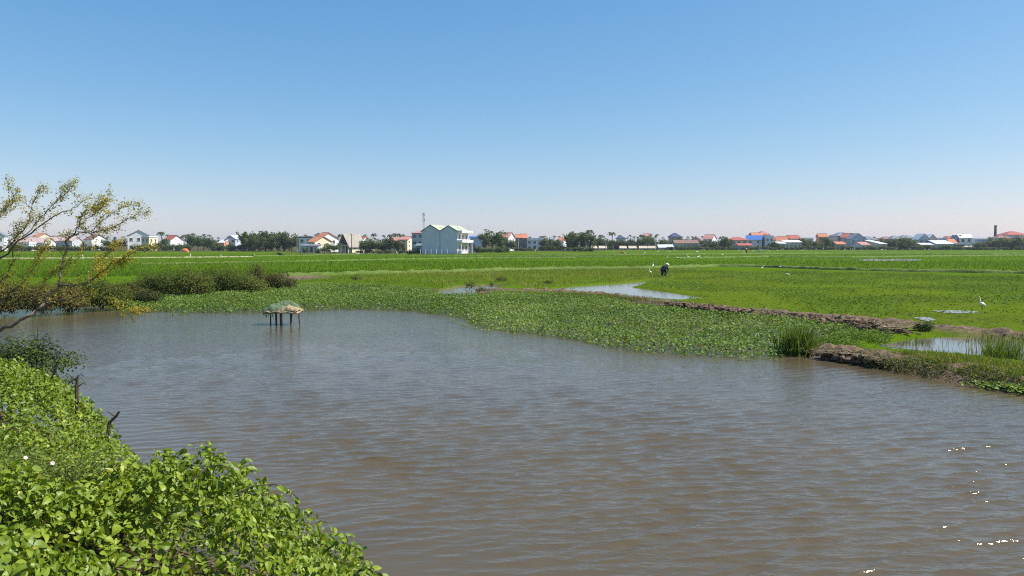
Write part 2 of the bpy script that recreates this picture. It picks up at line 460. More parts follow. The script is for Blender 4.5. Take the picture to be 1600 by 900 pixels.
# still water lying in the fields, each pool a sheet of its own
m, t, b = nt('still_water')
b.inputs["Base Color"].default_value = (.16, .135, .10, 1); b.inputs["Roughness"].default_value = .06; b.inputs["IOR"].default_value = 1.33
bump(t, noise(t, 5.0, 3, coords(t, (1, 3, 1))), .25, .01, b)
M['still'] = m
def sheet(name, pg, z, mat):
    c = pg.mean(0); n = len(pg); dense = []
    for i in range(n):
        for s in (0, .33, .66):
            q = pg[i] * (1 - s) + pg[(i + 1) % n] * s; dense.append(q)
    dense = np.array(dense)
    bm = MB(); bm.add([(x, y, z) for x, y in dense], [tuple(range(len(dense)))])
    return tag(bm.build(name, mat), kind='structure')
def grown(pg, g):
    c = pg.mean(0); return c + (pg - c) * g
sheet('channel_water', np.vstack([grown(CHANNEL, 1.1)]), .06, M['still'])
sheet('reed_pool', grown(REED_POOL, 1.12), .07, M['still'])
sheet('field_pool', poly([(1336, 406), (1362, 404.2), (1385, 405), (1400, 404), (1440, 405.2), (1438, 407), (1420, 408), (1380, 407.6), (1350, 407.6)], .2), .2, M['still'])
sheet('puddle', poly([(1458, 485), (1490, 484.5), (1522, 486), (1532, 488), (1500, 489.5), (1470, 488.5)], .2), .2, M['still'])
sheet('puddle', poly([(1428, 496), (1440, 495), (1456, 496.5), (1462, 500), (1450, 502), (1436, 499)], .2), .2, M['still'])

# ------------------------------------------------------------------ earth banks between the fields
def ridge(name, line, width, height, mat, seed, rough=.35, step=.35, z0=.1, kind='structure', nsc=None):
    nsc = nsc or width * .9
    line = np.asarray(line, float); seg = np.hypot(*(np.diff(line, axis=0)).T); cs = np.r_[0, np.cumsum(seg)]
    n = max(int(cs[-1] / step), 4); s = np.linspace(0, cs[-1], n)
    cx, cy = np.interp(s, cs, line[:, 0]), np.interp(s, cs, line[:, 1])
    tx, ty = np.gradient(cx), np.gradient(cy); L = np.hypot(tx, ty) + 1e-9; nxv, nyv = -ty / L, tx / L
    K = 9 if nsc > .4 else 17; u = np.linspace(-1, 1, K)
    wv = width * (.75 + .6 * vnoise(s * .35, s * 0, seed))[:, None]
    X = cx[:, None] + nxv[:, None] * u * wv; Y = cy[:, None] + nyv[:, None] * u * wv
    prof = np.cos(u * math.pi / 2)[None] ** .8
    Z = z0 - .15 + (height + .15) * prof * (1 - rough + 2 * rough * fbm(X / nsc, Y / nsc, seed + 1, 4))
    V = np.stack([X.ravel(), Y.ravel(), Z.ravel()], 1)
    i = np.arange((n - 1) * (K - 1)); r = (i // (K - 1)) * K + i % (K - 1)
    T2 = np.vstack([np.stack([r, r + K + 1, r + 1], 1), np.stack([r, r + K, r + K + 1], 1)])
    return tag(link(name, mesh_np(name, V, T2, mat, None, True)), kind=kind)
m, t, b = nt('bank_mud')
v = coords(t)
t.links.new(ramp(t, noise(t, 4.5, 8, v, .72), [(.3, (.045, .030, .016)), (.46, (.135, .085, .045)), (.6, (.225, .148, .082)), (.8, (.33, .225, .125))]), b.inputs["Base Color"])
b.inputs["Roughness"].default_value = .92; bump(t, noise(t, 9, 8, v, .75), 1.0, .06, b)
M['mud'] = m
m, t, b = nt('grassy_ridge')
v = coords(t)
t.links.new(ramp(t, noise(t, 1.2, 7, v, .7), [(.3, (.06, .11, .010)), (.55, (.115, .165, .02)), (.78, (.22, .22, .07))]), b.inputs["Base Color"])
b.inputs["Roughness"].default_value = .95; bump(t, noise(t, 5, 6, v), .8, .1, b)
M['ridge'] = m
m, t, b = nt('dry_ridge')
v = coords(t)
t.links.new(ramp(t, noise(t, 1.0, 7, v, .7), [(.3, (.16, .17, .05)), (.5, (.38, .34, .18)), (.75, (.55, .50, .34))]), b.inputs["Base Color"])
b.inputs["Roughness"].default_value = .95
M['dryridge'] = m
ridge('mud_bank', MUD_LINE, .85, .17, M['mud'], 21, .8, .07, nsc=.39)
ridge('mud_bank', BANK_LINE, .75, .18, M['mud'], 31, .8, .06, nsc=.39)
for pts, w, h, mk in (([(-60, 404.5), (60, 404), (180, 403.5), (300, 402.5), (395, 401.5)], .4, .2, 'dryridge'),
                      ([(395, 400.5), (470, 399.5), (560, 397.5), (640, 398)], .8, .25, 'ridge'),
                      ([(220, 413), (330, 411), (480, 409), (620, 405.5), (760, 403.5), (900, 403)], .5, .22, 'ridge'),
                      ([(450, 431), (540, 429.5), (620, 427.5), (700, 425.5), (860, 421), (1000, 420), (1120, 416.5), (1180, 417), (1280, 421), (1400, 424), (1620, 428)], .55, .34, 'ridge'),
                      ([(1060, 404), (1200, 401.5), (1330, 402.5), (1480, 400.5), (1640, 399)], .6, .3, 'ridge'),
                      ([(820, 398), (960, 398.5), (1100, 397.5), (1300, 396), (1640, 396.5)], .6, .3, 'ridge'),
                      ([(640, 400.5), (800, 401), (960, 402)], .5, .25, 'ridge')):
    ridge('field_bund', poly(pts, LAND), w, h, M[mk], int(pts[0][0]) + 400, .4, .5, LAND)

# ------------------------------------------------------------------ clods of dug mud on the banks
def clod_mesh():
    V, T2 = [], []
    base = [(0, 0, 1), (.9, 0, .3), (.28, .86, .3), (-.73, .53, .3), (-.73, -.53, .3), (.28, -.86, .3), (.6, .5, -.5), (-.3, .8, -.5), (-.8, 0, -.5), (-.3, -.8, -.5), (.6, -.5, -.5)]
    bf = [(0, 1, 2), (0, 2, 3), (0, 3, 4), (0, 4, 5), (0, 5, 1), (1, 6, 2), (2, 6, 7), (2, 7, 3), (3, 7, 8), (3, 8, 4), (4, 8, 9), (4, 9, 5), (5, 9, 10), (5, 10, 1), (1, 10, 6)]
    n = 0
    def put(x, y, z, s):
        nonlocal n
        q = np.array(base) * (1 + rng.normal(size=(11, 1)) * .28) * np.array([s * rng.uniform(.8, 1.5), s * rng.uniform(.8, 1.5), s * rng.uniform(.45, .9)])
        a = rng.uniform(0, 6.28); q = np.stack([q[:, 0] * math.cos(a) - q[:, 1] * math.sin(a), q[:, 0] * math.sin(a) + q[:, 1] * math.cos(a), q[:, 2]], 1)
        V.append(q + (x, y, z)); T2.extend([(i + n, j + n, k + n) for i, j, k in bf]); n += 11
    def along(line, a, bb, cnt, spread, zz, smin, smax):
        line = np.asarray(line); seg = np.hypot(*(np.diff(line, axis=0)).T); cs = np.r_[0, np.cumsum(seg)]
        for s in rng.uniform(a, bb, cnt) * cs[-1]:
            put(np.interp(s, cs, line[:, 0]) + rng.normal() * spread, np.interp(s, cs, line[:, 1]) + rng.normal() * spread, zz + rng.uniform(-.06, .12), rng.uniform(smin, smax))
    along(MUD_LINE, 0, .98, 420, .3, .16, .02, .07)
    along(poly([(1050, 477), (1100, 482), (1165, 488)], .2), 0, 1, 260, .32, .24, .05, .15)
    along(poly([(1290, 502), (1350, 505), (1385, 510)], .2), 0, 1, 120, .32, .2, .05, .15)
    along(poly([(1185, 490), (1280, 497), (1345, 502)], .2), 0, 1, 220, .32, .2, .03, .10)
    along(poly([(1340, 508), (1390, 512), (1400, 521)], .2), 0, 1, 200, .3, .22, .04, .11)
    along(BANK_LINE, 0, .7, 300, .26, .16, .02, .06)
    along(poly([(1275, 553), (1340, 562), (1380, 570)], .1), 0, 1, 150, .16, .14, .05, .14)
    return mesh_np('mud_clods', np.vstack(V), T2, M['mud'])
tag(link('mud_clods', clod_mesh()), 'brown clods of dug mud heaped along the field banks', 'mud', kind='stuff')

# ------------------------------------------------------------------ floating water hyacinth
MAT_POLY = poly([(-60, 484), (60, 480), (130, 477), (160, 481), (200, 486), (300, 489), (420, 489), (480, 485), (560, 483), (640, 487), (700, 493), (722, 501), (738, 510), (790, 519), (860, 527), (905, 533),
                 (950, 546), (1000, 552), (1080, 556), (1160, 560), (1225, 559), (1262, 549), (1275, 540), (1310, 526), (1362, 516), (1340, 511), (1300, 508), (1260, 505), (1200, 500), (1120, 493), (1060, 485),
                 (1000, 477), (940, 467), (870, 462), (800, 462), (745, 463), (700, 464), (680, 456), (600, 449), (500, 446), (420, 451), (300, 458), (200, 467), (100, 472), (0, 473), (-60, 474)])
def edge_wobble(P, s=.35):
    return (fbm(P[:, 0] * .9, P[:, 1] * .9, 41) - .5) * 2 * s
q = fill(MAT_POLY, 106000)
sdm = sdist(q, MAT_POLY)
stray = MAT_POLY[4:26][rng.integers(0, 21, 60)] + rng.normal(size=(60, 2)) * .5
q = np.vstack([q[sdm < -.02 + np.minimum(0, edge_wobble(q, .6))], np.repeat(stray, 9, 0) + rng.normal(size=(540, 2)) * .1])
sdm = sdist(q, MAT_POLY)
hn = fbm(q[:, 0] * .55, q[:, 1] * .55, 51)
hmax = (.03 + .26 * hn + .14 * fbm(q[:, 0] * 1.8, q[:, 1] * 1.8, 53)) * sstep(.05, -1.0, sdm) + .05
keep = rng.random(len(q)) < sstep(.16, .30, fbm(q[:, 0] * .8, q[:, 1] * .8, 61)) * .8 + .2
q, hmax, hn = q[keep], hmax[keep], hn[keep]
z = hmax * np.sqrt(rng.random(len(q))) + .01
N = unit(np.stack([rng.normal(size=len(q)) * .62, rng.normal(size=len(q)) * .62, np.ones(len(q))], 1)); N, T = frames(N)
T = unit(T + np.array([0, 0, .25])); N = unit(N - (N * T).sum(1, keepdims=True) * T)
tint = np.clip(.15 + .62 * rng.random(len(q)) + .45 * (fbm(q[:, 0] * .25, q[:, 1] * .25, 71) - .5) + (rng.random(len(q)) > .985) * .4, 0, 1)
tint = np.where((fbm(q[:, 0] * .45 + 9, q[:, 1] * .45, 75) < .34) & (rng.random(len(q)) < .16), 0.0, np.maximum(tint, .08))
me = leaf_mesh('water_hyacinth', ROUND, np.stack([q[:, 0], q[:, 1], z], 1), N, T, rng.uniform(.045, .105, len(q)), M['hyacinth'], tint)
tag(link('water_hyacinth', me), 'dense floating mat of round-leaved water hyacinth along the far side of the pond', 'water plants', kind='stuff')
# low weeds over the wet field beyond the mud bank
WEED = poly([(980, 432), (1010, 424), (1280, 425), (1620, 433), (1640, 528), (1440, 506), (1300, 494), (1120, 478), (1075, 468), (1040, 456), (1000, 448)], LAND)
q = fill(WEED, 74000)
dn_ = fbm(q[:, 0] * .22, q[:, 1] * .22, 81)
q = q[(rng.random(len(q)) < sstep(.35, .62, dn_) * .85 + .16) & (sdist(q, CHANNEL) > .4)]
N, T = frames(unit(np.stack([rng.normal(size=len(q)) * .5, rng.normal(size=len(q)) * .5, np.ones(len(q))], 1)))
me = leaf_mesh('field_weeds', SIMPLE, np.stack([q[:, 0], q[:, 1], LAND + .02 + .16 * rng.random(len(q))], 1), N, T, rng.uniform(.07, .19, len(q)), M['weed'], np.clip(rng.random(len(q)) * .7 + .5 * (fbm(q[:, 0] * .1, q[:, 1] * .1, 83) - .2), 0, 1))
tag(link('field_weeds', me), 'low leafy weeds covering the wet field behind the mud bank', 'weeds', kind='stuff')

# ------------------------------------------------------------------ blades: rice, rough grass, reeds
def blades(name, P, z, h, mat, lean=.25, tint=None, wide=1.0, wind=(0, 0)):
    n = len(P)
    T = unit(np.stack([rng.normal(size=n) * lean + wind[0], rng.normal(size=n) * lean + wind[1], np.ones(n)], 1))
    r = rng.normal(size=(n, 3)); N = unit(r - (r * T).sum(1, keepdims=True) * T)
    tpl = ([(a, b2 * wide, c) for a, b2, c in BLADE[0]], BLADE[1])
    return leaf_mesh(name, tpl, np.stack([P[:, 0], P[:, 1], z], 1), N, T, h, mat, rng.random(n) if tint is None else tint)
qs = []
for y0, y1, cnt in ((62, 90, 36000), (90, 140, 30000), (140, 230, 24000)):
    yy = np.sqrt(rng.uniform(y0 ** 2, y1 ** 2, cnt)); xx = rng.uniform(-.72, .72, cnt) * (yy + 4); qs.append(np.stack([xx, yy], 1))
q = np.vstack(qs)
RICE_EDGE = poly([(-200, 440), (200, 432), (440, 428), (540, 427), (700, 423), (860, 419), (1000, 418), (1120, 414), (1180, 415), (1280, 419), (1400, 422), (1700, 428), (1700, 384), (-200, 384)], LAND)
q = q[inside(q, RICE_EDGE)]
tint = np.clip(.15 + .6 * rng.random(len(q)) + .7 * (fbm(q[:, 0] * .03, q[:, 1] * .06, 91) - .5), 0, 1)
me = blades('rice_plants', q, np.full(len(q), LAND), rng.uniform(.22, .38, len(q)), M['rice'], .3, tint, 2.6)
tag(link('rice_plants', me), 'young green rice growing across the paddy fields', 'rice', kind='stuff')
GR = poly([(430, 446), (470, 436), (560, 429), (700, 425), (860, 421), (1000, 420), (1110, 419), (1060, 428), (1010, 436), (960, 443), (900, 447), (840, 452), (800, 445), (770, 443), (722, 446), (690, 453), (600, 446), (500, 443)], LAND)
q = fill(GR, 26000)
q = q[(sdist(q, CHANNEL) > .1) & (sdist(q, POND) > .1)]
tn = fbm(q[:, 0] * .3, q[:, 1] * .3, 95)
me = blades('rough_grass', q, np.full(len(q), LAND), .08 + .38 * tn * rng.random(len(q)), M['reed'], .45, np.clip(tn * .8 + .4 * rng.random(len(q)), 0, 1), 2.0)
tag(link('rough_grass', me), 'rough yellow-green grass between the pond and the rice fields', 'grass', kind='stuff')
def near_line(line, n, spread, a=0, b_=1):
    line = np.asarray(line); seg = np.hypot(*(np.diff(line, axis=0)).T); cs = np.r_[0, np.cumsum(seg)]
    s = rng.uniform(a, b_, n) * cs[-1]
    return np.stack([np.interp(s, cs, line[:, 0]) + rng.normal(size=n) * spread, np.interp(s, cs, line[:, 1]) + rng.normal(size=n) * spread], 1)
def gh(P):
    return ground_height(P)[0]
q = np.vstack([near_line(MUD_LINE, 4200, .5, 0, .5), near_line(MUD_LINE, 1500, .6, .45, 1), near_line(BANK_LINE, 3000, .4, 0, 1)]); q2 = near_line(poly([(800, 460), (940, 464), (1010, 472)], .1), 2600, .3)
q = np.vstack([q, q2])
me = blades('bank_grass', q, np.full(len(q), .2), rng.uniform(.06, .2, len(q)), M['reed'], .55, np.clip(rng.random(len(q)) * .78 + .1, 0, 1), 1.8)
tag(link('bank_grass', me), 'short yellow-green grass along the mud bank', 'grass', kind='stuff')
# lush grass and herbs on the point of land at the right
PT = poly([(1400, 553), (1440, 554), (1500, 558), (1560, 566), (1640, 578), (1700, 600), (1600, 590), (1540, 580), (1480, 570), (1430, 562)], .25)
q = fill(PT, 7000)
me1 = blades('bank_grass', q, np.full(len(q), .25), rng.uniform(.06, .24, len(q)), M['reed'], .6, np.clip(rng.random(len(q)) * .9 + .1, 0, 1), 1.3, (-.1, 0))
tag(link('bank_grass', me1), 'bright green grass topping the earth bank at the right edge', 'grass', kind='stuff')
q = near_line(poly([(1372, 572), (1430, 579), (1500, 589), (1560, 600), (1640, 614)], .05), 9000, .3)
q = q[rng.random(len(q)) < sstep(.34, .58, fbm(q[:, 0] * 1.6, q[:, 1] * 1.6, 111)) * .9 + .12]
zz = rng.uniform(.0, .30, len(q)); N, T = frames(unit(np.stack([rng.normal(size=len(q)) * .6 - .2, rng.normal(size=len(q)) * .6 - .7, np.ones(len(q)) * .7], 1)), .3)
me2 = leaf_mesh('bank_herbs', OVATE, np.stack([q[:, 0], q[:, 1], zz], 1), N, T, rng.uniform(.03, .075, len(q)), M['brush'], np.clip(rng.random(len(q)) * .9, 0, 1))
tag(link('bank_herbs', me2), 'dark trailing herbs hanging down the bank into the water at right', 'plants', kind='stuff')
q = near_line(poly([(1545, 603), (1580, 608), (1640, 616)], .02), 1500, .22)
N, T = frames(unit(np.stack([rng.normal(size=len(q)) * .5, rng.normal(size=len(q)) * .5, np.ones(len(q))], 1)))
me2 = leaf_mesh('floating_leaves', ROUND, np.stack([q[:, 0], q[:, 1], rng.uniform(.02, .14, len(q))], 1), N, T, rng.uniform(.05, .09, len(q)), M['hyacinth'], np.clip(rng.random(len(q)) * .6 + .3, 0, 1))
tag(link('floating_leaves', me2), 'small pale floating leaves at the foot of the right-hand bank', 'water plants', kind='stuff')
q = near_line(BANK_LINE, 4200, .36, .25, 1)
q = q[rng.random(len(q)) < sstep(.4, .6, fbm(q[:, 0] * 1.1, q[:, 1] * 1.1, 117))]
N, T = frames(unit(np.stack([rng.normal(size=len(q)) * .6, rng.normal(size=len(q)) * .6, np.ones(len(q))], 1)))
me2 = leaf_mesh('creeping_herbs', OVATE, np.stack([q[:, 0], q[:, 1], .2 + rng.uniform(.0, .14, len(q))], 1), N, T, rng.uniform(.04, .08, len(q)), M['weed'], np.clip(rng.random(len(q)), 0, 1))
tag(link('creeping_herbs', me2), 'green creeping herbs spreading over the near earth bank at right', 'plants', kind='stuff')
PT2 = poly([(1262, 545), (1290, 528), (1330, 518), (1372, 517), (1400, 526), (1385, 540), (1340, 546)], .2)
q = fill(PT2, 7000); q = q[rng.random(len(q)) < sstep(.35, .6, fbm(q[:, 0] * 1.2, q[:, 1] * 1.2, 97))]
N, T = frames(unit(np.stack([rng.normal(size=len(q)) * .6, rng.normal(size=len(q)) * .6, np.ones(len(q))], 1)))
me2 = leaf_mesh('creeping_herbs', OVATE, np.stack([q[:, 0], q[:, 1], LAND + rng.uniform(.02, .2, len(q))], 1), N, T, rng.uniform(.04, .09, len(q)), M['weed'], np.clip(rng.random(len(q)), 0, 1))
tag(link('creeping_herbs', me2), 'creeping green herbs on the bare earth between the two mud banks', 'plants', kind='stuff')
# reeds standing in the pool
q = fill(REED_POOL, 3200); q = q[rng.random(len(q)) < sstep(.42, .62, fbm(q[:, 0] * .8, q[:, 1] * .8, 99)) + .06]
me = blades('pool_reeds', q, np.full(len(q), .0), rng.uniform(.14, .38, len(q)), M['reed'], .2, np.clip(rng.random(len(q)) * .8, 0, 1), .9, (.08, 0))
tag(link('pool_reeds', me), 'thin green reeds standing in the shallow pool at right', 'reeds', kind='stuff')
def tuft(px, py, h, n, rad, label, mat='reed', z=0.0, lean=.18):
    x, y = G(px, py, z)
    P = rng.normal(size=(n, 2)) * rad; root = empty('reed_tuft', (x, y, z))
    me_ = blades('blades', P, np.zeros(n), rng.uniform(.5, 1, n) * h, M[mat], lean, np.clip(rng.random(n) * .7, 0, 1), .7)
    o = link('blades', me_, root); tag(o, kind='stuff')
    mb = MB()
    for k in range(26):
        a = rng.uniform(0, 6.28); r = rng.uniform(0, rad * 1.4)
        mb.tube([(r * math.cos(a), r * math.sin(a), -.1), (r * 1.2 * math.cos(a), r * 1.2 * math.sin(a), h * .45)], [.007, .004], 4)
    tag(mb.build('stem', M['post'], root), kind='stuff')
    tag(root, label, 'reeds'); return root
tuft(1244, 553, 1.0, 420, .22, 'tall dark green reed tuft where the hyacinth meets the bank')
tuft(1262, 549, .7, 160, .18, 'shorter reed tuft just right of the tall dark one')
tuft(1565, 566, .7, 240, .3, 'reed tuft on the grassy bank near the right edge')

# ------------------------------------------------------------------ bushes built as stems plus leaf cloud
def bush(name, cx, cy, w, dep, h, n, mat, label, cat='bush', size=(.07, .15), z0=LAND, lumps=9, tpl=SIMPLE, group=None, tintf=None, stems=14, seed=0, spikes=0):
    r = np.random.default_rng(100 + seed)
    root = empty(name, (cx, cy, z0))
    cl = []
    for k in range(lumps):
        x = ((k + r.uniform(.2, .8)) / lumps - .5) * w; s = r.uniform(.55, .95) * h * (1 - .45 * abs(x / (w * .5)) ** 2)
        cl.append((x, r.uniform(-.4, .4) * dep, s * .52, max(w / lumps * 1.5, .4 * s) * r.uniform(.8, 1.2), dep * .45, s * .54))
    cl = np.array(cl); k = r.integers(0, lumps, n); d = r.normal(size=(n, 3)); d /= np.linalg.norm(d, axis=1, keepdims=True)
    rad = r.random(n) ** .45
    P = cl[k, :3] + d * rad[:, None] * cl[k, 3:6] * (1 + .35 * r.normal(size=(n, 1)) * .5)
    P[:, 2] = np.abs(P[:, 2]) + .02
    N = unit(d * .8 + np.stack([r.normal(size=n) * .5, r.normal(size=n) * .5, .8 + r.normal(size=n) * .4], 1)); N, T = frames(N)
    ti = np.clip(r.random(n) * .75 + .12 * r.normal(size=lumps)[k] + .1, 0, 1) if tintf is None else tintf(P, r)
    o = link('foliage', leaf_mesh('foliage', tpl, P, N, T, r.uniform(size[0], size[1], n), mat, ti), root); tag(o, kind='stuff')
    mb = MB()
    for j in range(stems):
        c = cl[r.integers(0, lumps)]; a = r.normal(size=3) * .25
        tip = (c[0] + a[0] * c[3] * 3, c[1] + a[1], c[2] * 1.7 + r.uniform(0, .25) * h)
        b0 = (c[0] * .9 + r.normal() * .1, c[1] + r.normal() * .1, -.1)
        mid = ((b0[0] + tip[0]) / 2 + r.normal() * .08, (b0[1] + tip[1]) / 2, (b0[2] + tip[2]) * .55)
        mb.tube([b0, mid, tip], [.022, .014, .004], 4)
    tag(mb.build('stem', M['twig'], root), kind='stuff')
    tag(root, label, cat, group); return root
def at(px, py, z=LAND):
    return G(px, py, z)
def bush_px(px, py, wpx, top, n, mat, label, **kw):
    x, y = G(px, py, LAND); s = y / F
    return bush(kw.pop('name', 'bush'), x, y + kw.get('dep', 1.2) * .3, wpx * s, kw.pop('dep', 1.2), (py - top) * s, n, M[mat], label, **kw)
def greenleft(P, r):
    return np.clip(.18 + .45 * r.random(len(P)) + .3 * (P[:, 0] / 5 + .3), 0, 1)
bush_px(258, 461, 118, 410, 17000, 'olive', 'dark green leafy bush at the left end of the scrub behind the hyacinth', lumps=10, seed=1, dep=2.2, stems=24)
bush_px(338, 456, 130, 407, 19000, 'olive', 'tall mixed green bush in the middle of the scrub behind the hyacinth', lumps=10, seed=2, dep=2.2, stems=26, tintf=greenleft)
bush_px(408, 451, 92, 410, 15000, 'brush', 'brownish twiggy bush at the right end of the scrub behind the hyacinth', lumps=8, seed=3, dep=1.8, stems=34)
bush_px(30, 488, 150, 424, 17000, 'brush', 'brown and orange dry bush at the left edge across the water', lumps=9, seed=4, dep=2.4, stems=40, tintf=lambda P, r: np.clip(.3 + .7 * r.random(len(P)), 0, 1))
bush_px(118, 481, 120, 420, 16000, 'olive', 'dark green bush across the water behind the leaning tree', lumps=9, seed=5, dep=2.2, stems=24)
bush_px(184, 472, 96, 428, 12000, 'brush', 'low brown-green bush between the leaning tree and the scrub', lumps=8, seed=6, dep=1.8, stems=24)
bush_px(555, 438, 16, 427, 500, 'dark', 'small lone shrub on the grassy edge above the hyacinth', lumps=4, seed=7, dep=.6, stems=6, size=(.05, .1))
bush_px(784, 440, 16, 428, 600, 'brush', 'small dark shrub on the grass above the inlet', lumps=4, seed=8, dep=.7, stems=6, size=(.05, .1))
bush_px(735, 449, 14, 438, 450, 'brush', 'small brown shrub at the left shore of the inlet', lumps=4, seed=9, dep=.6, stems=8, size=(.05, .09))
bush_px(768, 447, 9, 440, 260, 'dark', 'tiny dark shrub at the tip of the inlet', lumps=3, seed=10, dep=.4, stems=5, size=(.04, .08))
bush_px(856, 444, 12, 434, 420, 'dark', 'small dark shrub beside the left end of the channel', lumps=4, seed=11, dep=.5, stems=5, size=(.05, .09))
bush_px(1450, 518, 26, 500, 1100, 'dark', 'small dark leafy shrub on the mud bank at right', lumps=5, seed=12, dep=.5, stems=8, size=(.05, .09))
bush_px(752, 456, 14, 447, 420, 'dark', 'small green shrub at the left tip of the mud bank', lumps=4, seed=13, dep=.5, stems=5, size=(.04, .08))

# cut reed stalks lying on the mud heap
root = empty('cut_stalks', (*G(1400, 515, .3), .35)); mb = MB()
for k in range(34):
    a = rng.uniform(-.5, .9); L = rng.uniform(.3, .7); x, y = rng.normal(size=2) * .25; z_ = rng.uniform(.0, .14)
    mb = MB(); mb.tube([(x - L / 2 * math.cos(a), y - L / 2 * math.sin(a), z_), (x + L / 2 * math.cos(a), y + L / 2 * math.sin(a), z_ + rng.uniform(-.1, .12))], [.012, .008], 4)
    mb.build('stalk', M['straw'], root)
tag(root, 'pale cut stalks piled on the mud heap at right', 'stalks')

# ------------------------------------------------------------------ leafy thicket on the near bank
EDGE = NEAR_SHORE
def canopy(P):
    sd = sdist(P, POND)
    def hump(x, y, r): return np.exp(-((P[:, 0] - x) ** 2 + (P[:, 1] - y) ** 2) / r ** 2)
    lump = (fbm(P[:, 0] * .75, P[:, 1] * .75, 131, 2) - .5) * .55 + (fbm(P[:, 0] * 2.4, P[:, 1] * 2.4, 137, 2) - .5) * .7
    lump = lump + .38 * hump(-6.6, 11.6, 1.9) + .30 * hump(-2.7, 7.1, 1.3) - .20 * hump(-5.2, 8.6, 1.2) - .15 * hump(-1.6, 4.2, 1.5)
    return np.clip(.62 + .38 * sd + .065 * (P[:, 1] - 7), .12, 2.05 + .02 * P[:, 1]) * sstep(-.55, .25, sd) + lump * sstep(-.3, 1.2, sd), sd
NEARBANK = np.array([(.2, 5.0), (-1.1, 6.6), (-1.5, 7.5), (-2.6, 8.0), (-3.9, 8.7), (-4.9, 10.0), (-5.9, 11.3), (-7.5, 13.2), (-10.2, 15.6), (-13.5, 18.2), (-15.5, 16.5), (-11, 11.5), (-7.5, 7.0), (-4.5, 3.4), (-2.6, 2.3), (-.4, 2.3), (.2, 3.6)])
q = fill(grown(NEARBANK, 1.0), 84000)
near_q = fill(NEARBANK, 46000); near_q = near_q[np.hypot(near_q[:, 0], near_q[:, 1]) < 13]
q = np.vstack([q, near_q]) + rng.normal(size=(len(q) + len(near_q), 2)) * .12
hc, sd = canopy(q)
dist = np.hypot(q[:, 0], q[:, 1])
patch = fbm(q[:, 0] * .45 + 3, q[:, 1] * .45, 141)
fine_c = G(70, 745, 1.3)
fine = np.exp(-(((q[:, 0] - fine_c[0]) / 1.1) ** 2 + ((q[:, 1] - fine_c[1]) / 1.1) ** 2)) > .45 + .25 * (rng.random(len(q)) - .5)
depth_in = np.abs(rng.normal(size=len(q))) * (.20 + .28 * sstep(1.0, .0, sd))
z = hc - depth_in
ok = (z > .02) & (sd > -.35 + .3 * (fbm(q[:, 0] * 1.5, q[:, 1] * 1.5, 151)))
P = np.stack([q[:, 0], q[:, 1], z], 1)
e = .25
gxn = canopy(q + (e, 0))[0] - canopy(q - (e, 0))[0]; gyn = canopy(q + (0, e))[0] - canopy(q - (0, e))[0]
NB = unit(np.stack([-gxn / (2 * e) * .7, -gyn / (2 * e) * .7, np.ones(len(q))], 1))
N = unit(NB + rng.normal(size=NB.shape) * .78 + np.array([.25, 0, 0])); N, T = frames(N, .35)
size = (.038 + .056 * rng.random(len(q)) ** 1.3) * (1 + .2 * sstep(6.5, 4.0, dist)) * (1 + .25 * (patch - .5))
tint = np.clip(.30 + .42 * rng.random(len(q)) + .75 * (patch - .5) + (rng.random(len(q)) > .988) * .5, 0, 1)
big = ok & ~fine
thicket = empty('vine_thicket', (-3.0, 6.0, .8))
inv_t = Matrix.Translation((-3.0, 6.0, .8)).inverted()
offs = np.array([-3.0, 6.0, .8])
# the leaves that show largest are objects of their own
scr = size / np.maximum(dist, .5) * (depth_in < .12) * big
front = np.zeros(len(q), bool)
v_up = (P[:, 2] - CAM_H) * CP + P[:, 1] * SP; v_f = P[:, 1] * CP - (P[:, 2] - CAM_H) * SP
sx, sy = 800 + F * P[:, 0] / v_f, 450 - F * v_up / v_f
vis = (sx > 5) & (sx < 600) & (sy < 895) & (sy > 600)
order = np.argsort(-(scr * vis))[:300]
front[order] = True
LV = [np.array(FINE[0]) * s for s in ((1, 1, 1), (1, 1.15, 1.3), (1, .85, .6))]
leafmesh = []
for k in range(6):
    v_ = LV[k % 3]; me_ = mesh_np('leaf', v_, FINE[1], M['vine'], {"tint": np.full(len(v_), (.25, .4, .5, .62, .75, .95)[k])}); leafmesh.append(me_)
for j in order:
    k = int(np.argmin(np.abs(np.array([.25, .4, .5, .62, .75, .95]) - tint[j])))
    o = link('leaf', leafmesh[k], thicket)
    Bv = np.cross(N[j], T[j]); s_ = size[j] * 1.1
    o.matrix_local = Matrix(((T[j][0] * s_, Bv[0] * s_, N[j][0] * s_, P[j][0] - offs[0]), (T[j][1] * s_, Bv[1] * s_, N[j][1] * s_, P[j][1] - offs[1]), (T[j][2] * s_, Bv[2] * s_, N[j][2] * s_, P[j][2] - offs[2]), (0, 0, 0, 1)))
for sel, tpl_ in ((big & ~front & (dist < 4.8), FINE), (big & ~front & (dist >= 4.8) & (dist < 8), OVATE), (big & ~front & (dist >= 8), FOLD)):
    o = link('foliage', leaf_mesh('foliage', tpl_, P[sel] - offs, N[sel], T[sel], size[sel], M['vine'], tint[sel]), thicket); tag(o, kind='stuff')
def on_canopy(px, py):
    dv = np.array(ray(px, py)); tt = np.linspace(2.5, 26, 900); Q = np.array([0, 0, CAM_H]) + tt[:, None] * dv
    hz, sdq = canopy(Q[:, :2]); hit = np.nonzero((Q[:, 2] < hz) & (sdq > -.4))[0]
    return Vector(Q[hit[0]]) if len(hit) else Vector(Q[np.argmin(np.abs(Q[:, 2] - .3))])
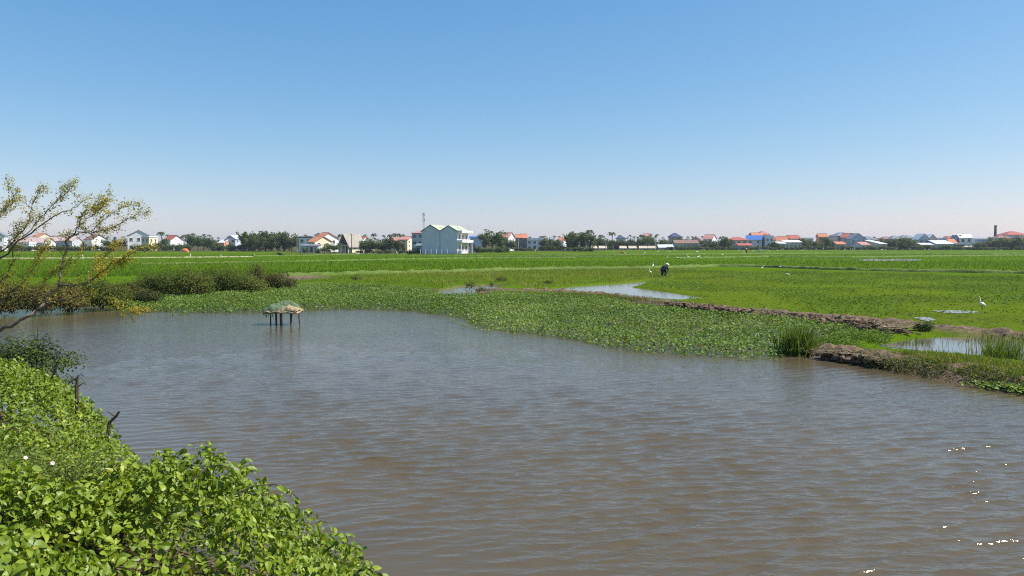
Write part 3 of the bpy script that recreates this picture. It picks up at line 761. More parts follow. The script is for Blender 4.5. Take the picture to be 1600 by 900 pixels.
# runners that reach out over the water, and the woody stems under the leaves
def runner(parent, pts, n, seed, rad=.008):
    r = np.random.default_rng(seed); pts = [np.array(p) - offs for p in pts]
    mb = MB(); mb.tube([tuple(p) for p in pts], np.linspace(rad, rad * .4, len(pts)), 5)
    so = mb.build('runner', M['twig'], parent)
    A = np.array(pts); tt = np.linspace(.1, 1, n) * (len(pts) - 1)
    i = np.minimum(tt.astype(int), len(pts) - 2); Q = A[i] + (A[i + 1] - A[i]) * (tt - i)[:, None]
    Nn = unit(np.array([0, -.3, 1]) + r.normal(size=(n, 3)) * .5); Nn, Tn = frames(Nn, .5)
    lo = link('runner_leaves', leaf_mesh('runner_leaves', OVATE, Q, Nn, Tn, r.uniform(.06, .10, n), M['vine'], np.clip(r.random(n) * .6 + .2, 0, 1)), so); tag(lo, kind='stuff')
for k_, (a_, off_) in enumerate((((352, 765), [(.2, .1, .08), (.38, .15, .08), (.55, .15, -.02), (.6, .1, -.14)]), ((505, 850), [(.1, 0, .07), (.2, 0, .09), (.3, 0, .05)]),
                                ((545, 892), [(.1, 0, .09), (.2, 0, .1), (.28, 0, .03)]), ((300, 735), [(.1, .1, .08), (.2, .1, .10), (.3, .1, .07)]))):
    p0 = on_canopy(*a_); p0.z -= .08
    runner(thicket, [p0] + [p0 + Vector(o_) for o_ in off_], 20, 3 + k_)
mb = MB()
for k in range(22):
    j = rng.integers(0, len(P)); p = P[j] - offs
    b0 = p + np.array([rng.normal() * .3, rng.normal() * .3, -.7]); mb.tube([tuple(b0), tuple((p + b0) / 2 + rng.normal(size=3) * .06), tuple(p)], [.014, .010, .005], 4)
tag(mb.build('stem', M['twig'], thicket), kind='stuff')
tag(thicket, 'bright green broad-leaved vine thicket covering the near bank', 'thicket')
# fine-leaved flowering shrub growing in it
fs = empty('flowering_shrub', (fine_c[0], fine_c[1], .8)); foff = np.array([fine_c[0], fine_c[1], .8])
qf = P[ok & fine]; reps = np.repeat(qf, 7, 0) + rng.normal(size=(len(qf) * 7, 3)) * .07
Nf, Tf = frames(unit(np.array([0, -.2, 1]) + rng.normal(size=reps.shape) * .55), .2)
o = link('foliage', leaf_mesh('foliage', SIMPLE, reps - foff, Nf, Tf, rng.uniform(.025, .05, len(reps)), M['small'], np.clip(rng.random(len(reps)) * .75 + .1, 0, 1)), fs); tag(o, kind='stuff')
petal = ([(0, 0, 0)] + [(math.cos(a) * .5, math.sin(a) * .5, .15 + .1 * (i % 2)) for i, a in enumerate(np.linspace(0, 5.5, 8))], [(0, i, i + 1) for i in range(1, 8)] + [(0, 8, 1)])
pm = mesh_np('flower', petal[0], petal[1], M['petal'])
top = qf[np.argsort(-(qf[:, 2] + rng.normal(size=len(qf)) * .3))]
for j in rng.choice(len(top) // 2, 46, replace=False):
    o = link('flower', pm, fs); o.location = Vector(top[j] - foff) + Vector((0, 0, .07)); s_ = rng.uniform(.025, .04); o.scale = (s_, s_, s_); o.rotation_euler = (rng.normal() * .5, rng.normal() * .5, 0)
mb = MB()
for k in range(30):
    p = qf[rng.integers(0, len(qf))] - foff; mb.tube([(p[0] * .7, p[1] * .7, p[2] - .7), tuple(p)], [.012, .005], 4)
tag(mb.build('stem', M['twig'], fs), kind='stuff')
tag(fs, 'fine-leaved shrub with tiny pale pink flowers at the left edge of the thicket', 'shrub')
# small dark shrub below the leaning tree
sx_, sy_ = -9.0, 14.2
bush('dark_shrub', -9.4, 14.2, 2.0, 1.2, 1.05, 4200, M['dark'], 'small-leaved dark green shrub under the leaning tree at the left edge', 'shrub', (.04, .08), 1.05, 9, SIMPLE, None, None, 9, 21)
bush('dark_shrub', -8.1, 13.2, .8, .6, .55, 900, M['dark'], 'sparse dark sprigs poking up over the water at the thicket edge', 'shrub', (.03, .06), .95, 4, SIMPLE, None, None, 6, 22)
# broken stubs standing out of the thicket
def stub(px, py, Y, pts, label):
    p = on_canopy(px, py); root = empty('dead_stub', p); mb = MB()
    mb.tube([(0, 0, -.3)] + pts, np.linspace(.03, .012, len(pts) + 1), 6); mb.build('stem', M['twig'], root)
    for k in (1, 2):
        q0 = Vector(pts[min(k, len(pts)) - 1]); mb = MB(); mb.tube([tuple(q0), tuple(q0 + Vector((.12 * (1 if k == 1 else -1), 0, .09)))], [.012, .004], 5); mb.build('side_twig', M['twig'], root)
    tag(root, label, 'dead wood')
stub(120, 615, 12.5, [(0, 0, .08), (.01, 0, .18), (.03, 0, .26)], 'dark upright broken stub at the far edge of the thicket')
stub(165, 665, 10.9, [(.06, 0, .05), (.14, 0, .12), (.2, 0, .2)], 'dark slanting broken stub in the thicket edge nearer the camera')

# ------------------------------------------------------------------ leaning tree at the left edge
def leaning_tree():
    base = D(-70, 545, 15.2); root = empty('leaning_tree', base); r = np.random.default_rng(77)
    def w(px, py, dy=0.0): return D(px, py, 15.0 + dy) - base
    limbs = [
        ([(-70, 550, .2), (-20, 527, .1), (0, 516, 0), (32, 501, -.1), (57, 486, -.1)], .058, .046),
        ([(57, 486, -.1), (89, 471, -.2), (121, 465, -.3), (149, 461, -.4)], .032, .010),
        ([(149, 461, -.4), (175, 472, -.4), (200, 488, -.45), (222, 487, -.5)], .009, .003),
        ([(57, 486, -.1), (75, 465, 0), (92, 448, .05)], .040, .034),
        ([(92, 448, .05), (96, 418, .1), (106, 391, .15), (103, 376, .2), (116, 366, .2)], .034, .022),
        ([(116, 366, .2), (134, 364, .25), (160, 361, .3), (181, 352, .4), (208, 338, .5), (226, 335, .55)], .018, .004),
        ([(116, 366, .2), (122, 352, .1), (130, 338, 0), (144, 326, -.1), (157, 318, -.2)], .017, .004),
        ([(126, 349, .1), (146, 335, .2), (160, 322, .3), (170, 308, .3)], .012, .003),
        ([(140, 363, .3), (162, 345, .2), (180, 330, .2), (208, 319, .3)], .012, .003),
        ([(92, 448, .05), (130, 443, -.2), (162, 424, -.4), (189, 406, -.5), (227, 385, -.6)], .026, .006),
        ([(135, 440, -.2), (150, 418, 0), (164, 400, .2), (181, 384, .3)], .018, .005),
        ([(-60, 440, .5), (0, 405, .4), (38, 370, .3), (75, 344, .3), (106, 328, .3), (132, 312, .3)], .032, .005),
        ([(-50, 420, .6), (10, 385, .5), (40, 352, .5), (51, 318, .5), (66, 294, .5)], .022, .004),
        ([(38, 370, .3), (58, 345, .5), (80, 323, .6), (96, 308, .6), (111, 295, .6)], .016, .004),
        ([(-60, 380, .4), (-20, 350, .4), (0, 332, .4), (20, 312, .4), (10, 286, .4)], .022, .004),
        ([(-20, 350, .4), (8, 330, .6), (26, 305, .7)], .012, .003),
        ([(0, 470, .3), (30, 446, .3), (52, 420, .4), (64, 395, .4), (72, 372, .5)], .018, .004),
        ([(-40, 500, .4), (-5, 450, .5), (18, 415, .6), (22, 380, .6), (30, 350, .6)], .022, .004),
        ([(40, 490, .2), (70, 440, .3), (100, 420, .4), (135, 395, .5)], .013, .003),
        ([(-70, 545, .2), (-75, 480, .4), (-65, 430, .5), (-60, 380, .4)], .07, .03),
        ([(-75, 480, .4), (-40, 460, .3), (0, 470, .3)], .03, .018), ([(-70, 450, .4), (-60, 440, .5)], .03, .03), ([(-68, 440, .4), (-50, 420, .6)], .03, .022), ([(-60, 520, .3), (-40, 500, .4)], .03, .022)]
    tips = []; mb_t = MB(); mb_l = MB(); mb_w = MB()
    def smooth(pts, n=4):
        out = []
        P_ = [np.array(p) for p in pts]; P_ = [2 * P_[0] - P_[1]] + P_ + [2 * P_[-1] - P_[-2]]
        for i in range(1, len(P_) - 2):
            for s in np.linspace(0, 1, n, endpoint=False):
                a, b_, c, d_ = P_[i - 1:i + 3]
                out.append(.5 * (2 * b_ + (c - a) * s + (2 * a - 5 * b_ + 4 * c - d_) * s * s + (3 * b_ - a - 3 * c + d_) * s ** 3))
        out.append(P_[-2]); return out
    def twig(p, d, L, rad, lev):
        n = 4; pts = [p.copy()]
        for k in range(n):
            d = d + r.normal(size=3) * .22 + np.array([.05, 0, .06]); d /= np.linalg.norm(d); p = p + d * L / n; pts.append(p.copy())
            if lev > 0 and r.random() < .75:
                dd = d + r.normal(size=3) * .65; dd /= np.linalg.norm(dd); twig(p.copy(), dd, L * r.uniform(.45, .7), rad * .6, lev - 1)
            if k > 0: tips.append((p.copy(), d.copy()))
        mb_w.tube([tuple(q_) for q_ in pts], np.linspace(rad, rad * .4, n + 1), 4)
    for li, (pts, r0_, r1_) in enumerate(limbs):
        A = smooth([tuple(w(*p)) for p in pts])
        wob = r.normal(size=(len(A), 3)) * .018; A = [a + b_ for a, b_ in zip(A, wob)]
        rad = np.linspace(r0_, r1_, len(A)) * .72
        (mb_t if r0_ > .032 else mb_l).tube([tuple(a) for a in A], rad, 7 if r0_ > .03 else 5)
        if r0_ > .04: continue
        for i in range(3, len(A)):
            for _ in range(2 if r0_ < .03 else 1):
                if r.random() < .95:
                    d = A[i] - A[i - 1]; d /= np.linalg.norm(d) + 1e-9; d = d + r.normal(size=3) * .55 + np.array([.1, 0, .15]); d /= np.linalg.norm(d)
                    twig(A[i].copy(), d, r.uniform(.07, .20), .0034, 1)
    mb_t.build('trunk', M['palebark'], root, True); mb_l.build('branches', M['bark'], root, True)
    o = mb_w.build('twigs', M['twig'], root); tag(o, kind='stuff')
    TP = np.array([t_[0] for t_ in tips])
    n = len(TP); k = r.integers(0, n, 7200)
    # leaves gather in the yellow sprays, and thin out elsewhere
    wgt = .16 + 1.1 * fbm(TP[:, 0] * 3.1, TP[:, 2] * 3.1, 171) ** 2
    low = np.array(w(200, 405)); wgt = wgt + 1.3 * np.exp(-((TP[:, 0] - low[0]) / .45) ** 2 - ((TP[:, 2] - low[2]) / .4) ** 2)
    k = r.choice(n, 10500, p=wgt / wgt.sum())
    P_ = TP[k] + r.normal(size=(len(k), 3)) * .035
    Nn, Tn = frames(unit(r.normal(size=P_.shape) * .7 + np.array([.1, -.1, .7])))
    ti = np.clip(.26 + .6 * r.random(len(k)) + .5 * (fbm(P_[:, 0] * 2.5, P_[:, 2] * 2.5, 181) - .35), 0, 1)
    o = link('foliage', leaf_mesh('foliage', SIMPLE, P_, Nn, Tn, r.uniform(.025, .055, len(k)), M['autumn'], ti), root); tag(o, kind='stuff')
    tag(root, 'sparse leaning tree with yellowing leaves reaching in from the left edge', 'tree')
leaning_tree()

# ------------------------------------------------------------------ platform standing in the pond
def platform():
    x, y = G(443, 507); root = empty('stilt_platform', (x, y, 0)); s = y / F
    def X(px): return (px - 443) * s
    def Zp(py): return (507 - py) * s
    posts = [(424, -.1, 484, .03, .0), (428.5, .28, 485, .042, .01), (442, -.25, 484, .058, .005), (455, .0, 483, .042, .01), (458.5, -.3, 484, .022, -.06), (465.5, .25, 483, .034, .03)]
    for px, dy, top, rad, lean in posts:
        mb = MB(); h = Zp(top); mb.tube([(X(px) + lean, dy, -.9), (X(px) + lean * .3, dy, 0), (X(px) - lean * .3, dy, h * .5), (X(px) - lean, dy, h + .03)], [rad * 1.05, rad, rad * .95, rad * .9], 8)
        mb.build('post', M['post'], root, True)
    zt = Zp(488.0)
    for yy in (-.33, .0, .33):
        mb = MB(); mb.tube([(X(415), yy, zt), (X(443), yy * 1.05, zt + .012), (X(470.5), yy, zt + .005)], .022, 6); mb.build('beam', M['post'], root)
    for k in range(9):
        px = 419 + k * 5.8; mb = MB(); mb.tube([(X(px), -.46, zt + .04), (X(px) + rng.normal() * .03, .46, zt + .045)], .02, 6); mb.build('slat', M['post'], root)
    # piled nets and straw mats: draped sheets one over another
    def drape(name, px0, px1, y0, y1, z0, hgt, mat, seed, thick=.035, skew=0.):
        K, L = 26, 14; u = np.linspace(0, 1, K); v_ = np.linspace(0, 1, L); U, W_ = np.meshgrid(u, v_)
        xx = X(px0) + U * (X(px1) - X(px0)) + .05 * (vnoise(U * 6, W_ * 5, seed) - .5); yy = y0 + W_ * (y1 - y0) + .05 * (vnoise(U * 6, W_ * 5, seed + 3) - .5)
        dome = (np.sin(np.clip(U + skew * U * (1 - U), 0, 1) * math.pi) ** .55) * (np.sin(W_ * math.pi) ** .5)
        zz = z0 + hgt * 1.12 * dome + .12 * (fbm(U * 8, W_ * 6, seed + 5, 4) - .5)
        Vt = np.stack([xx.ravel(), yy.ravel(), zz.ravel()], 1); Vb = Vt - (0, 0, thick)
        i = np.arange((K - 1) * (L - 1)); r_ = (i // (K - 1)) * K + i % (K - 1)
        f = np.vstack([np.stack([r_, r_ + 1, r_ + K + 1], 1), np.stack([r_, r_ + K + 1, r_ + K], 1)])
        n = K * L; fb = f[:, ::-1] + n
        rim = list(range(K)) + [K * j + K - 1 for j in range(1, L)] + [K * (L - 1) + j for j in range(K - 2, -1, -1)] + [K * j for j in range(L - 2, 0, -1)]
        side = []
        for a, b_ in zip(rim, rim[1:] + rim[:1]): side += [(a, a + n, b_ + n), (a, b_ + n, b_)]
        return link(name, mesh_np(name, np.vstack([Vt, Vb]), np.vstack([f, fb, side]), mat, None, True), root)
    drape('straw_mat', 417, 470, -.5, .5, zt + .05, .13, M['straw'], 3)
    drape('straw_mat', 430, 469, -.44, .42, zt + .12, .17, M['straw'], 13, skew=-.4)
    drape('net', 415.5, 455, -.46, .46, zt + .09, .26, M['net'], 23, skew=.3)
    drape('net', 424, 464, -.2, .46, zt + .14, .28, M['net'], 33)
    drape('straw_mat', 440, 468, -.46, .1, zt + .11, .17, M['straw'], 43, skew=-.3)
    drape('net', 434, 466, -.1, .4, zt + .2, .27, M['net'], 53)
    mb = MB()
    for k in range(5):
        p0 = (X(418 + k * 3.2), -.46, zt + .05); mb.tube([p0, (p0[0] + .01, -.5, zt - .05), (p0[0] + .03, -.49, zt - rng.uniform(.08, .2))], [.03, .028, .015], 5)
    tag(mb.build('hanging_net', M['net'], root), 'green net ends hanging off the left side')
    tag(root, 'stilt platform heaped with green nets and straw mats standing in the pond', 'platform')
platform()

# ------------------------------------------------------------------ people, birds, cattle
def skin_mesh(name, verts, edges, radii, mat, parent, sub=2):
    me = bpy.data.meshes.new(name); me.from_pydata(verts, edges, []); me.materials.append(mat)
    o = link(name, me, parent)
    sk = o.modifiers.new('skin', 'SKIN'); sk.use_smooth_shade = True
    for d, rr in zip(me.skin_vertices[0].data, radii): d.radius = (rr, rr) if not hasattr(rr, '__len__') else rr
    me.skin_vertices[0].data[0].use_root = True
    ss = o.modifiers.new('smooth', 'SUBSURF'); ss.levels = sub; ss.render_levels = sub
    return o
def person(loc, rz, label, bent=True, top='cloth', legs='cloth', scale=1.0):
    root = empty('person', loc, rz); root.scale = (scale,) * 3
    if bent:   # feet apart, knees a little bent, back folded forward (+y), one arm down to the ground, hat on
        pel = (0, 0, .66); ch = (.07, .26, .92); nk = (.13, .38, 1.0); hd = (.2, .46, 1.04)
        hip = [(-.1, .0, .62), (.1, .0, .62)]; kn = [(-.13, .22, .42), (.14, .24, .42)]; an = [(-.14, -.02, .08), (.15, .0, .08)]; to = [(-.16, .16, .03), (.17, .18, .03)]
        sh = [(-.12, .3, .93), (.24, .31, .94)]; elb = [(-.3, .34, .72), (.3, .42, .68)]; wr_ = [(-.3, .48, .5), (.24, .55, .45)]
    else:
        pel = (0, 0, .90); ch = (0, .02, 1.25); nk = (0, .03, 1.42); hd = (0, .05, 1.55)
        hip = [(-.1, 0, .86), (.1, 0, .86)]; kn = [(-.11, .04, .47), (.12, .1, .48)]; an = [(-.12, 0, .08), (.13, .02, .08)]; to = [(-.13, .17, .03), (.15, .2, .03)]
        sh = [(-.19, .01, 1.34), (.19, .01, 1.34)]; elb = [(-.26, .05, 1.08), (.27, .1, 1.08)]; wr_ = [(-.24, .2, .9), (.24, .26, .92)]
    V = [pel, ch, nk, hd] + hip + kn + an + to + sh + elb + wr_
    E = [(0, 1), (1, 2), (2, 3), (0, 4), (0, 5), (4, 6), (5, 7), (6, 8), (7, 9), (8, 10), (9, 11), (1, 12), (1, 13), (12, 14), (13, 15), (14, 16), (15, 17)]
    RR = [.13, .14, .055, .095, .09, .09, .06, .06, .045, .045, .035, .035, .06, .06, .045, .045, .032, .032]
    n = len(V)
    for s in (0, 1):      # palm and five fingers of different lengths
        wv = Vector(wr_[s]); d = (wv - Vector(elb[s])).normalized(); sd_ = Vector((1 if s == 0 else -1, 0, 0))
        V.append(tuple(wv + d * .07)); E.append((16 + s, len(V) - 1)); RR.append(.034); pi_ = len(V) - 1
        for f_, (o_, L_) in enumerate(((-.03, .065), (-.01, .08), (.01, .075), (.03, .06))):
            a = wv + d * .09 + Vector((0, 1, 0)) * o_; V.append(tuple(a)); RR.append(.010); E.append((pi_, len(V) - 1))
            V.append(tuple(a + d * L_ + sd_ * .02)); RR.append(.008); E.append((len(V) - 2, len(V) - 1))
        a = wv + d * .05 + Vector((0, .045, 0)); V.append(tuple(a)); RR.append(.011); E.append((pi_, len(V) - 1)); V.append(tuple(a + d * .05 + sd_ * .02)); RR.append(.009); E.append((len(V) - 2, len(V) - 1))
    skin_mesh('body', V, E, RR, M['skin'], root, 1)
    skin_mesh('shirt', [pel, tuple((Vector(pel) + Vector(ch)) / 2 + Vector((0, 0, .03))), ch, sh[0], sh[1], elb[0], elb[1], tuple(Vector(wr_[0]) * .8 + Vector(elb[0]) * .2), tuple(Vector(wr_[1]) * .8 + Vector(elb[1]) * .2), tuple(Vector(ch) * .35 + Vector(nk) * .65)],
              [(0, 1), (1, 2), (2, 3), (2, 4), (3, 5), (4, 6), (5, 7), (6, 8), (2, 9)], [.2, .21, .195, .09, .09, .07, .07, .05, .05, .085], M[top], root, 1)
    skin_mesh('trousers', [tuple(Vector(pel) - Vector((0, 0, .02))), hip[0], hip[1], kn[0], kn[1], an[0], an[1]], [(0, 1), (0, 2), (1, 3), (2, 4), (3, 5), (4, 6)], [.21, .16, .16, .12, .12, .09, .09], M[legs], root, 1)
    hv = Vector(hd); ax = (Vector(hd) - Vector(nk)).normalized() if not bent else Vector((.1, .25, 1)).normalized()
    mb = MB(); K = 16; a = ax.cross(Vector((1, 0, 0))).normalized(); b_ = ax.cross(a); rings = []
    for rr, hh in ((.2, -.02), (.19, 0.0), (.1, .08), (.012, .15)):
        rings += [tuple(hv + ax * (.06 + hh) + (a * math.cos(2 * math.pi * k / K) + b_ * math.sin(2 * math.pi * k / K)) * rr) for k in range(K)]
    f = [(i * K + k, i * K + (k + 1) % K, (i + 1) * K + (k + 1) % K, (i + 1) * K + k) for i in range(3) for k in range(K)] + [tuple(range(K - 1, -1, -1)), tuple(range(3 * K, 4 * K))]
    mb.add(rings, f); mb.build('conical_hat', M['hat'], root)
    fwd = Vector((0, 1, 0)); mb = MB()          # nose, eyes, mouth and ears, small as they are here
    for dx, dz, w_ in ((0, 0, .016), (-.035, .02, .011), (.035, .02, .011), (0, -.05, .02)):
        c = hv + fwd * .09 + Vector((dx, 0, dz)); mb.box(c.x - w_, c.x + w_, c.y - .012, c.y + .015, c.z - .008, c.z + .008)
    for s in (-1, 1):
        c = hv + Vector((.095 * s, 0, 0)); mb.box(c.x - .012, c.x + .012, c.y - .02, c.y + .02, c.z - .03, c.z + .03)
    mb.build('face', M['skin'], root)
    tag(root, label, 'person'); return root
x, y = G(1037, 433, LAND)
person((x - .02, y, LAND), R(-24), 'person in dark clothes and a pale hat bending over in the wet field', True, scale=1.12)
x, y = G(1166, 396.5, LAND)
person((x, y, LAND), R(30), 'person in a red shirt standing in the far rice field', False, 'red')
x, y = G(1185, 395, LAND)
person((x, y, LAND), R(-60), 'person in a light blue shirt working in the far rice field', True, 'bluecloth', 'bluecloth')

def egret_mesh(up=True):
    mb = MB()
    mb.tube([(-.30, 0, .40), (-.2, 0, .44), (-.05, 0, .50), (.08, 0, .54), (.15, 0, .58)], [.012, .06, .095, .075, .04], 8)
    if up: nk = [(.13, 0, .57), (.2, 0, .66), (.16, 0, .76), (.17, 0, .86), (.22, 0, .90)]
    else: nk = [(.13, 0, .57), (.26, 0, .62), (.36, 0, .6), (.43, 0, .54)]
    mb.tube(nk, np.linspace(.035, .022, len(nk)), 6)
    h = nk[-1]
    mb.tube([(h[0] - .02, 0, h[2]), (h[0] + .02, 0, h[2]), (h[0] + .07, 0, h[2] - .005)], [.02, .032, .012], 6)
    return mb.mesh('egret_body', M['feather'], True), h
EB = [egret_mesh(True), egret_mesh(False)]
mb = MB(); mb.tube([(.0, .025, .42), (-.02, .025, .22), (.0, .025, 0)], [.012, .008, .007], 4); LEG1 = mb.mesh('leg', M['hide'])
mb = MB(); mb.tube([(.03, -.025, .42), (.01, -.025, .22), (.05, -.025, 0)], [.012, .008, .007], 4); LEG2 = mb.mesh('leg', M['hide'])
BK = []
for me_, h in EB:
    mb = MB(); mb.tube([(h[0] + .06, 0, h[2] - .003), (h[0] + .17, 0, h[2] - .02)], [.011, .003], 5); BK.append(mb.mesh('beak', M['beak']))
def egret(px, py, label, group=None, k=0, s=1.0, z=LAND):
    x, y = G(px, py, z); root = empty('egret', (x, y, z), random.uniform(0, 6.28)); root.scale = (s,) * 3
    link('body', EB[k][0], root); link('leg', LEG1, root); link('leg', LEG2, root); link('beak', BK[k], root)
    tag(root, label, 'egret', group); return root
egret(1534, 489, 'white egret standing beside the puddle at right', s=.85).rotation_euler.z = R(200)
egret(1020.5, 420, 'white egret behind and left of the bending person', s=.9)
egret(1016, 433, 'white egret on the weeds left of the bending person', s=1.0)
egret(1191, 423, 'white egret on the bund right of the bending person', s=.7)
egret(1219, 420, 'pale egret on the green bund further right', s=.6, k=1)
egret(1231, 434, 'crouching white egret in the wet field', s=.7, k=1)
for i, (px, py) in enumerate([(1008, 397), (1007, 400), (1028, 396), (1033, 392), (1042, 393), (1045, 397), (1054, 394), (1089, 397), (1100, 393), (1129, 401), (1042, 408), (1059, 407), (1075, 407), (1091, 406),
                 (1202, 395), (1215, 394), (1221, 393), (1224, 392), (1243, 394), (1253, 394), (1266, 394), (1275, 391.6), (1286, 391.6), (1296, 394), (1306, 391.5), (1312, 392), (1320, 392), (1319, 394), (1329, 391.5), (1332, 391.6),
                 (1335, 391.5), (1344, 394), (1397, 395), (1400, 391.5), (1422, 391.6), (1431, 391.5), (1445, 391.6), (1451, 391.5), (1474, 395), (1506, 395), (1557, 392), (1564, 392), (1584, 392), (957, 398), (976, 399), (803, 395),
                 (837, 394), (1154, 393), (1176, 395), (1190, 392), (1193, 393), (1163, 397), (620, 400), (560, 400), (1378, 392.5), (1410, 392.4)]):
    egret(px, py, 'white egret, one of many dotted over the far rice fields', 'egrets dotted over the far rice fields', i % 2, random.uniform(1.0, 1.5))

def ordinal(i):
    one = 'first second third fourth fifth sixth seventh eighth ninth'.split()
    tens = ['', '', 'twenty', 'thirty', 'forty', 'fifty']; teen = 'tenth eleventh twelfth thirteenth fourteenth fifteenth sixteenth seventeenth eighteenth nineteenth'.split()
    if i <= 9: return one[i - 1]
    if i <= 19: return teen[i - 10]
    return tens[i // 10] + ('-' + one[i % 10 - 1] if i % 10 else 'th') if i % 10 else tens[i // 10][:-1] + 'ieth'
for i, o_ in enumerate(sorted([o_ for o_ in COL.objects if o_.get('group') == 'egrets dotted over the far rice fields'], key=lambda o_: o_.location.x / o_.location.y)):
    o_['label'] = 'white egret dotted on the far rice fields, ' + ordinal(i + 1) + ' from left'
def cattle(px, py, rz, label, mat, s=1.0, lying=False):
    x, y = G(px, py, LAND); root = empty('buffalo' if mat == 'hide' else 'cow', (x, y, LAND), rz); root.scale = (s,) * 3
    dz = -.42 if lying else 0
    V = [(-.55, 0, 1.0), (0, 0, .98), (.5, 0, 1.02), (.82, 0, 1.1), (1.12, 0, 1.08), (1.35, 0, .92)]
    E = [(0, 1), (1, 2), (2, 3), (3, 4), (4, 5)]; RR = [.27, .33, .31, .2, .15, .09]
    for xx, yy, par, back in ((-.5, .2, 0, 1), (-.5, -.2, 0, 1), (.5, .2, 2, 0), (.5, -.2, 2, 0)):
        i = len(V)
        if back: V += [(xx + .05, yy, .72), (xx - .14, yy, .42), (xx - .08, yy, .06)]
        else: V += [(xx, yy, .68), (xx + .03, yy, .4), (xx, yy, .06)]
        E += [(par, i), (i, i + 1), (i + 1, i + 2)]; RR += [.14, .075, .06]
    V = [(a, b_, max(c + dz, .05 + .02 * k % .05)) for k, (a, b_, c) in enumerate(V)]
    skin_mesh('body', V, E, RR, M[mat], root, 1)
    for sgn in (-1, 1):
        mb = MB(); mb.tube([(1.1, .1 * sgn, 1.2 + dz), (1.02, .32 * sgn, 1.26 + dz), (.86, .42 * sgn, 1.3 + dz)], [.04, .03, .008], 6); mb.build('horn', M['hide'], root)
        mb = MB(); mb.tube([(1.08, .12 * sgn, 1.12 + dz), (1.05, .3 * sgn, 1.08 + dz)], [.03, .05], 5); mb.build('ear', M[mat], root)
    mb = MB(); mb.tube([(-.8, 0, 1.05 + dz), (-.92, 0, .8 + dz), (-.9, 0, .55 + dz)], [.03, .02, .03], 5); mb.build('tail', M[mat], root)
    tag(root, label, 'buffalo' if mat == 'hide' else 'cow')
cattle(439, 399.5, R(175), 'dark water buffalo lying in the field left of the orange-roofed house', 'hide', .95, True)
cattle(973, 397.5, R(20), 'red-brown cow on the field edge below the coconut palm', 'brownhide', .8)

# ------------------------------------------------------------------ houses
def win(parent, x, y, z, w, h, face='f', frame='trim'):
    fm = wall_mat('white_trim', (.72, .72, .70)) if frame == 'trim' else M[frame]
    mb = MB(); t_ = .08
    def bx(u0, u1, z0, z1, d0, d1):
        if face == 'f': mb.box(x + u0, x + u1, y - d1, y - d0, z + z0, z + z1)
        else: mb.box(x + d0, x + d1, y + u0, y + u1, z + z0, z + z1)
    bx(-w / 2, -w / 2 + t_, 0, h, .003, .07); bx(w / 2 - t_, w / 2, 0, h, .003, .07); bx(-w / 2 + t_, w / 2 - t_, h - t_, h, .003, .07); bx(-w / 2 - .06, w / 2 + .06, -t_, 0, .003, .12); bx(-.03, .03, 0, h - t_, .02, .06)
    o = mb.build('window', fm, parent)
    mb = MB(); bx(-w / 2 + t_, w / 2 - t_, .0, h - t_, .004, .018); mb.build('pane', M['glass'], o)
def door(parent, x, y, w, h, mat='post'):
    mb = MB(); mb.box(x - w / 2, x + w / 2, y - .05, y - .004, .02, h); o = mb.build('door', M[mat], parent)
    mb = MB(); mb.box(x + w / 2 - .16, x + w / 2 - .1, y - .1, y - .05, h * .45, h * .45 + .14); mb.build('handle', M['steel'], o)
def gable_profile(w, ze, zr, oh=.45, th=.16):
    sl = (zr - ze) / (w / 2); a = w / 2 + oh
    return [(-a, ze - sl * oh), (0, zr), (a, ze - sl * oh), (a, ze - sl * oh + th), (0, zr + th), (-a, ze - sl * oh + th)][::1]
WALLS = dict(white=(.80, .79, .75), cream=(.78, .68, .46), grey=(.52, .53, .54), bluegrey=(.50, .55, .62), pink=(.62, .46, .40), salmon=(.68, .33, .20), pale=(.70, .70, .68), dark=(.16, .16, .17), orange=(.62, .30, .14), brick=(.34, .20, .13), shed=(.50, .47, .42))
ROOFS = dict(red=(.42, .11, .08), orange=(.56, .21, .11), pinkred=(.50, .23, .19), brown=(.26, .15, .11), grey=(.24, .25, .27), darkblue=(.05, .07, .14), blue=(.07, .17, .46), tin=(.80, .80, .78), rust=(.42, .26, .18), green=(.52, .54, .37), beige=(.62, .50, .36), pinktin=(.58, .42, .37), darkgreen=(.05, .12, .09))
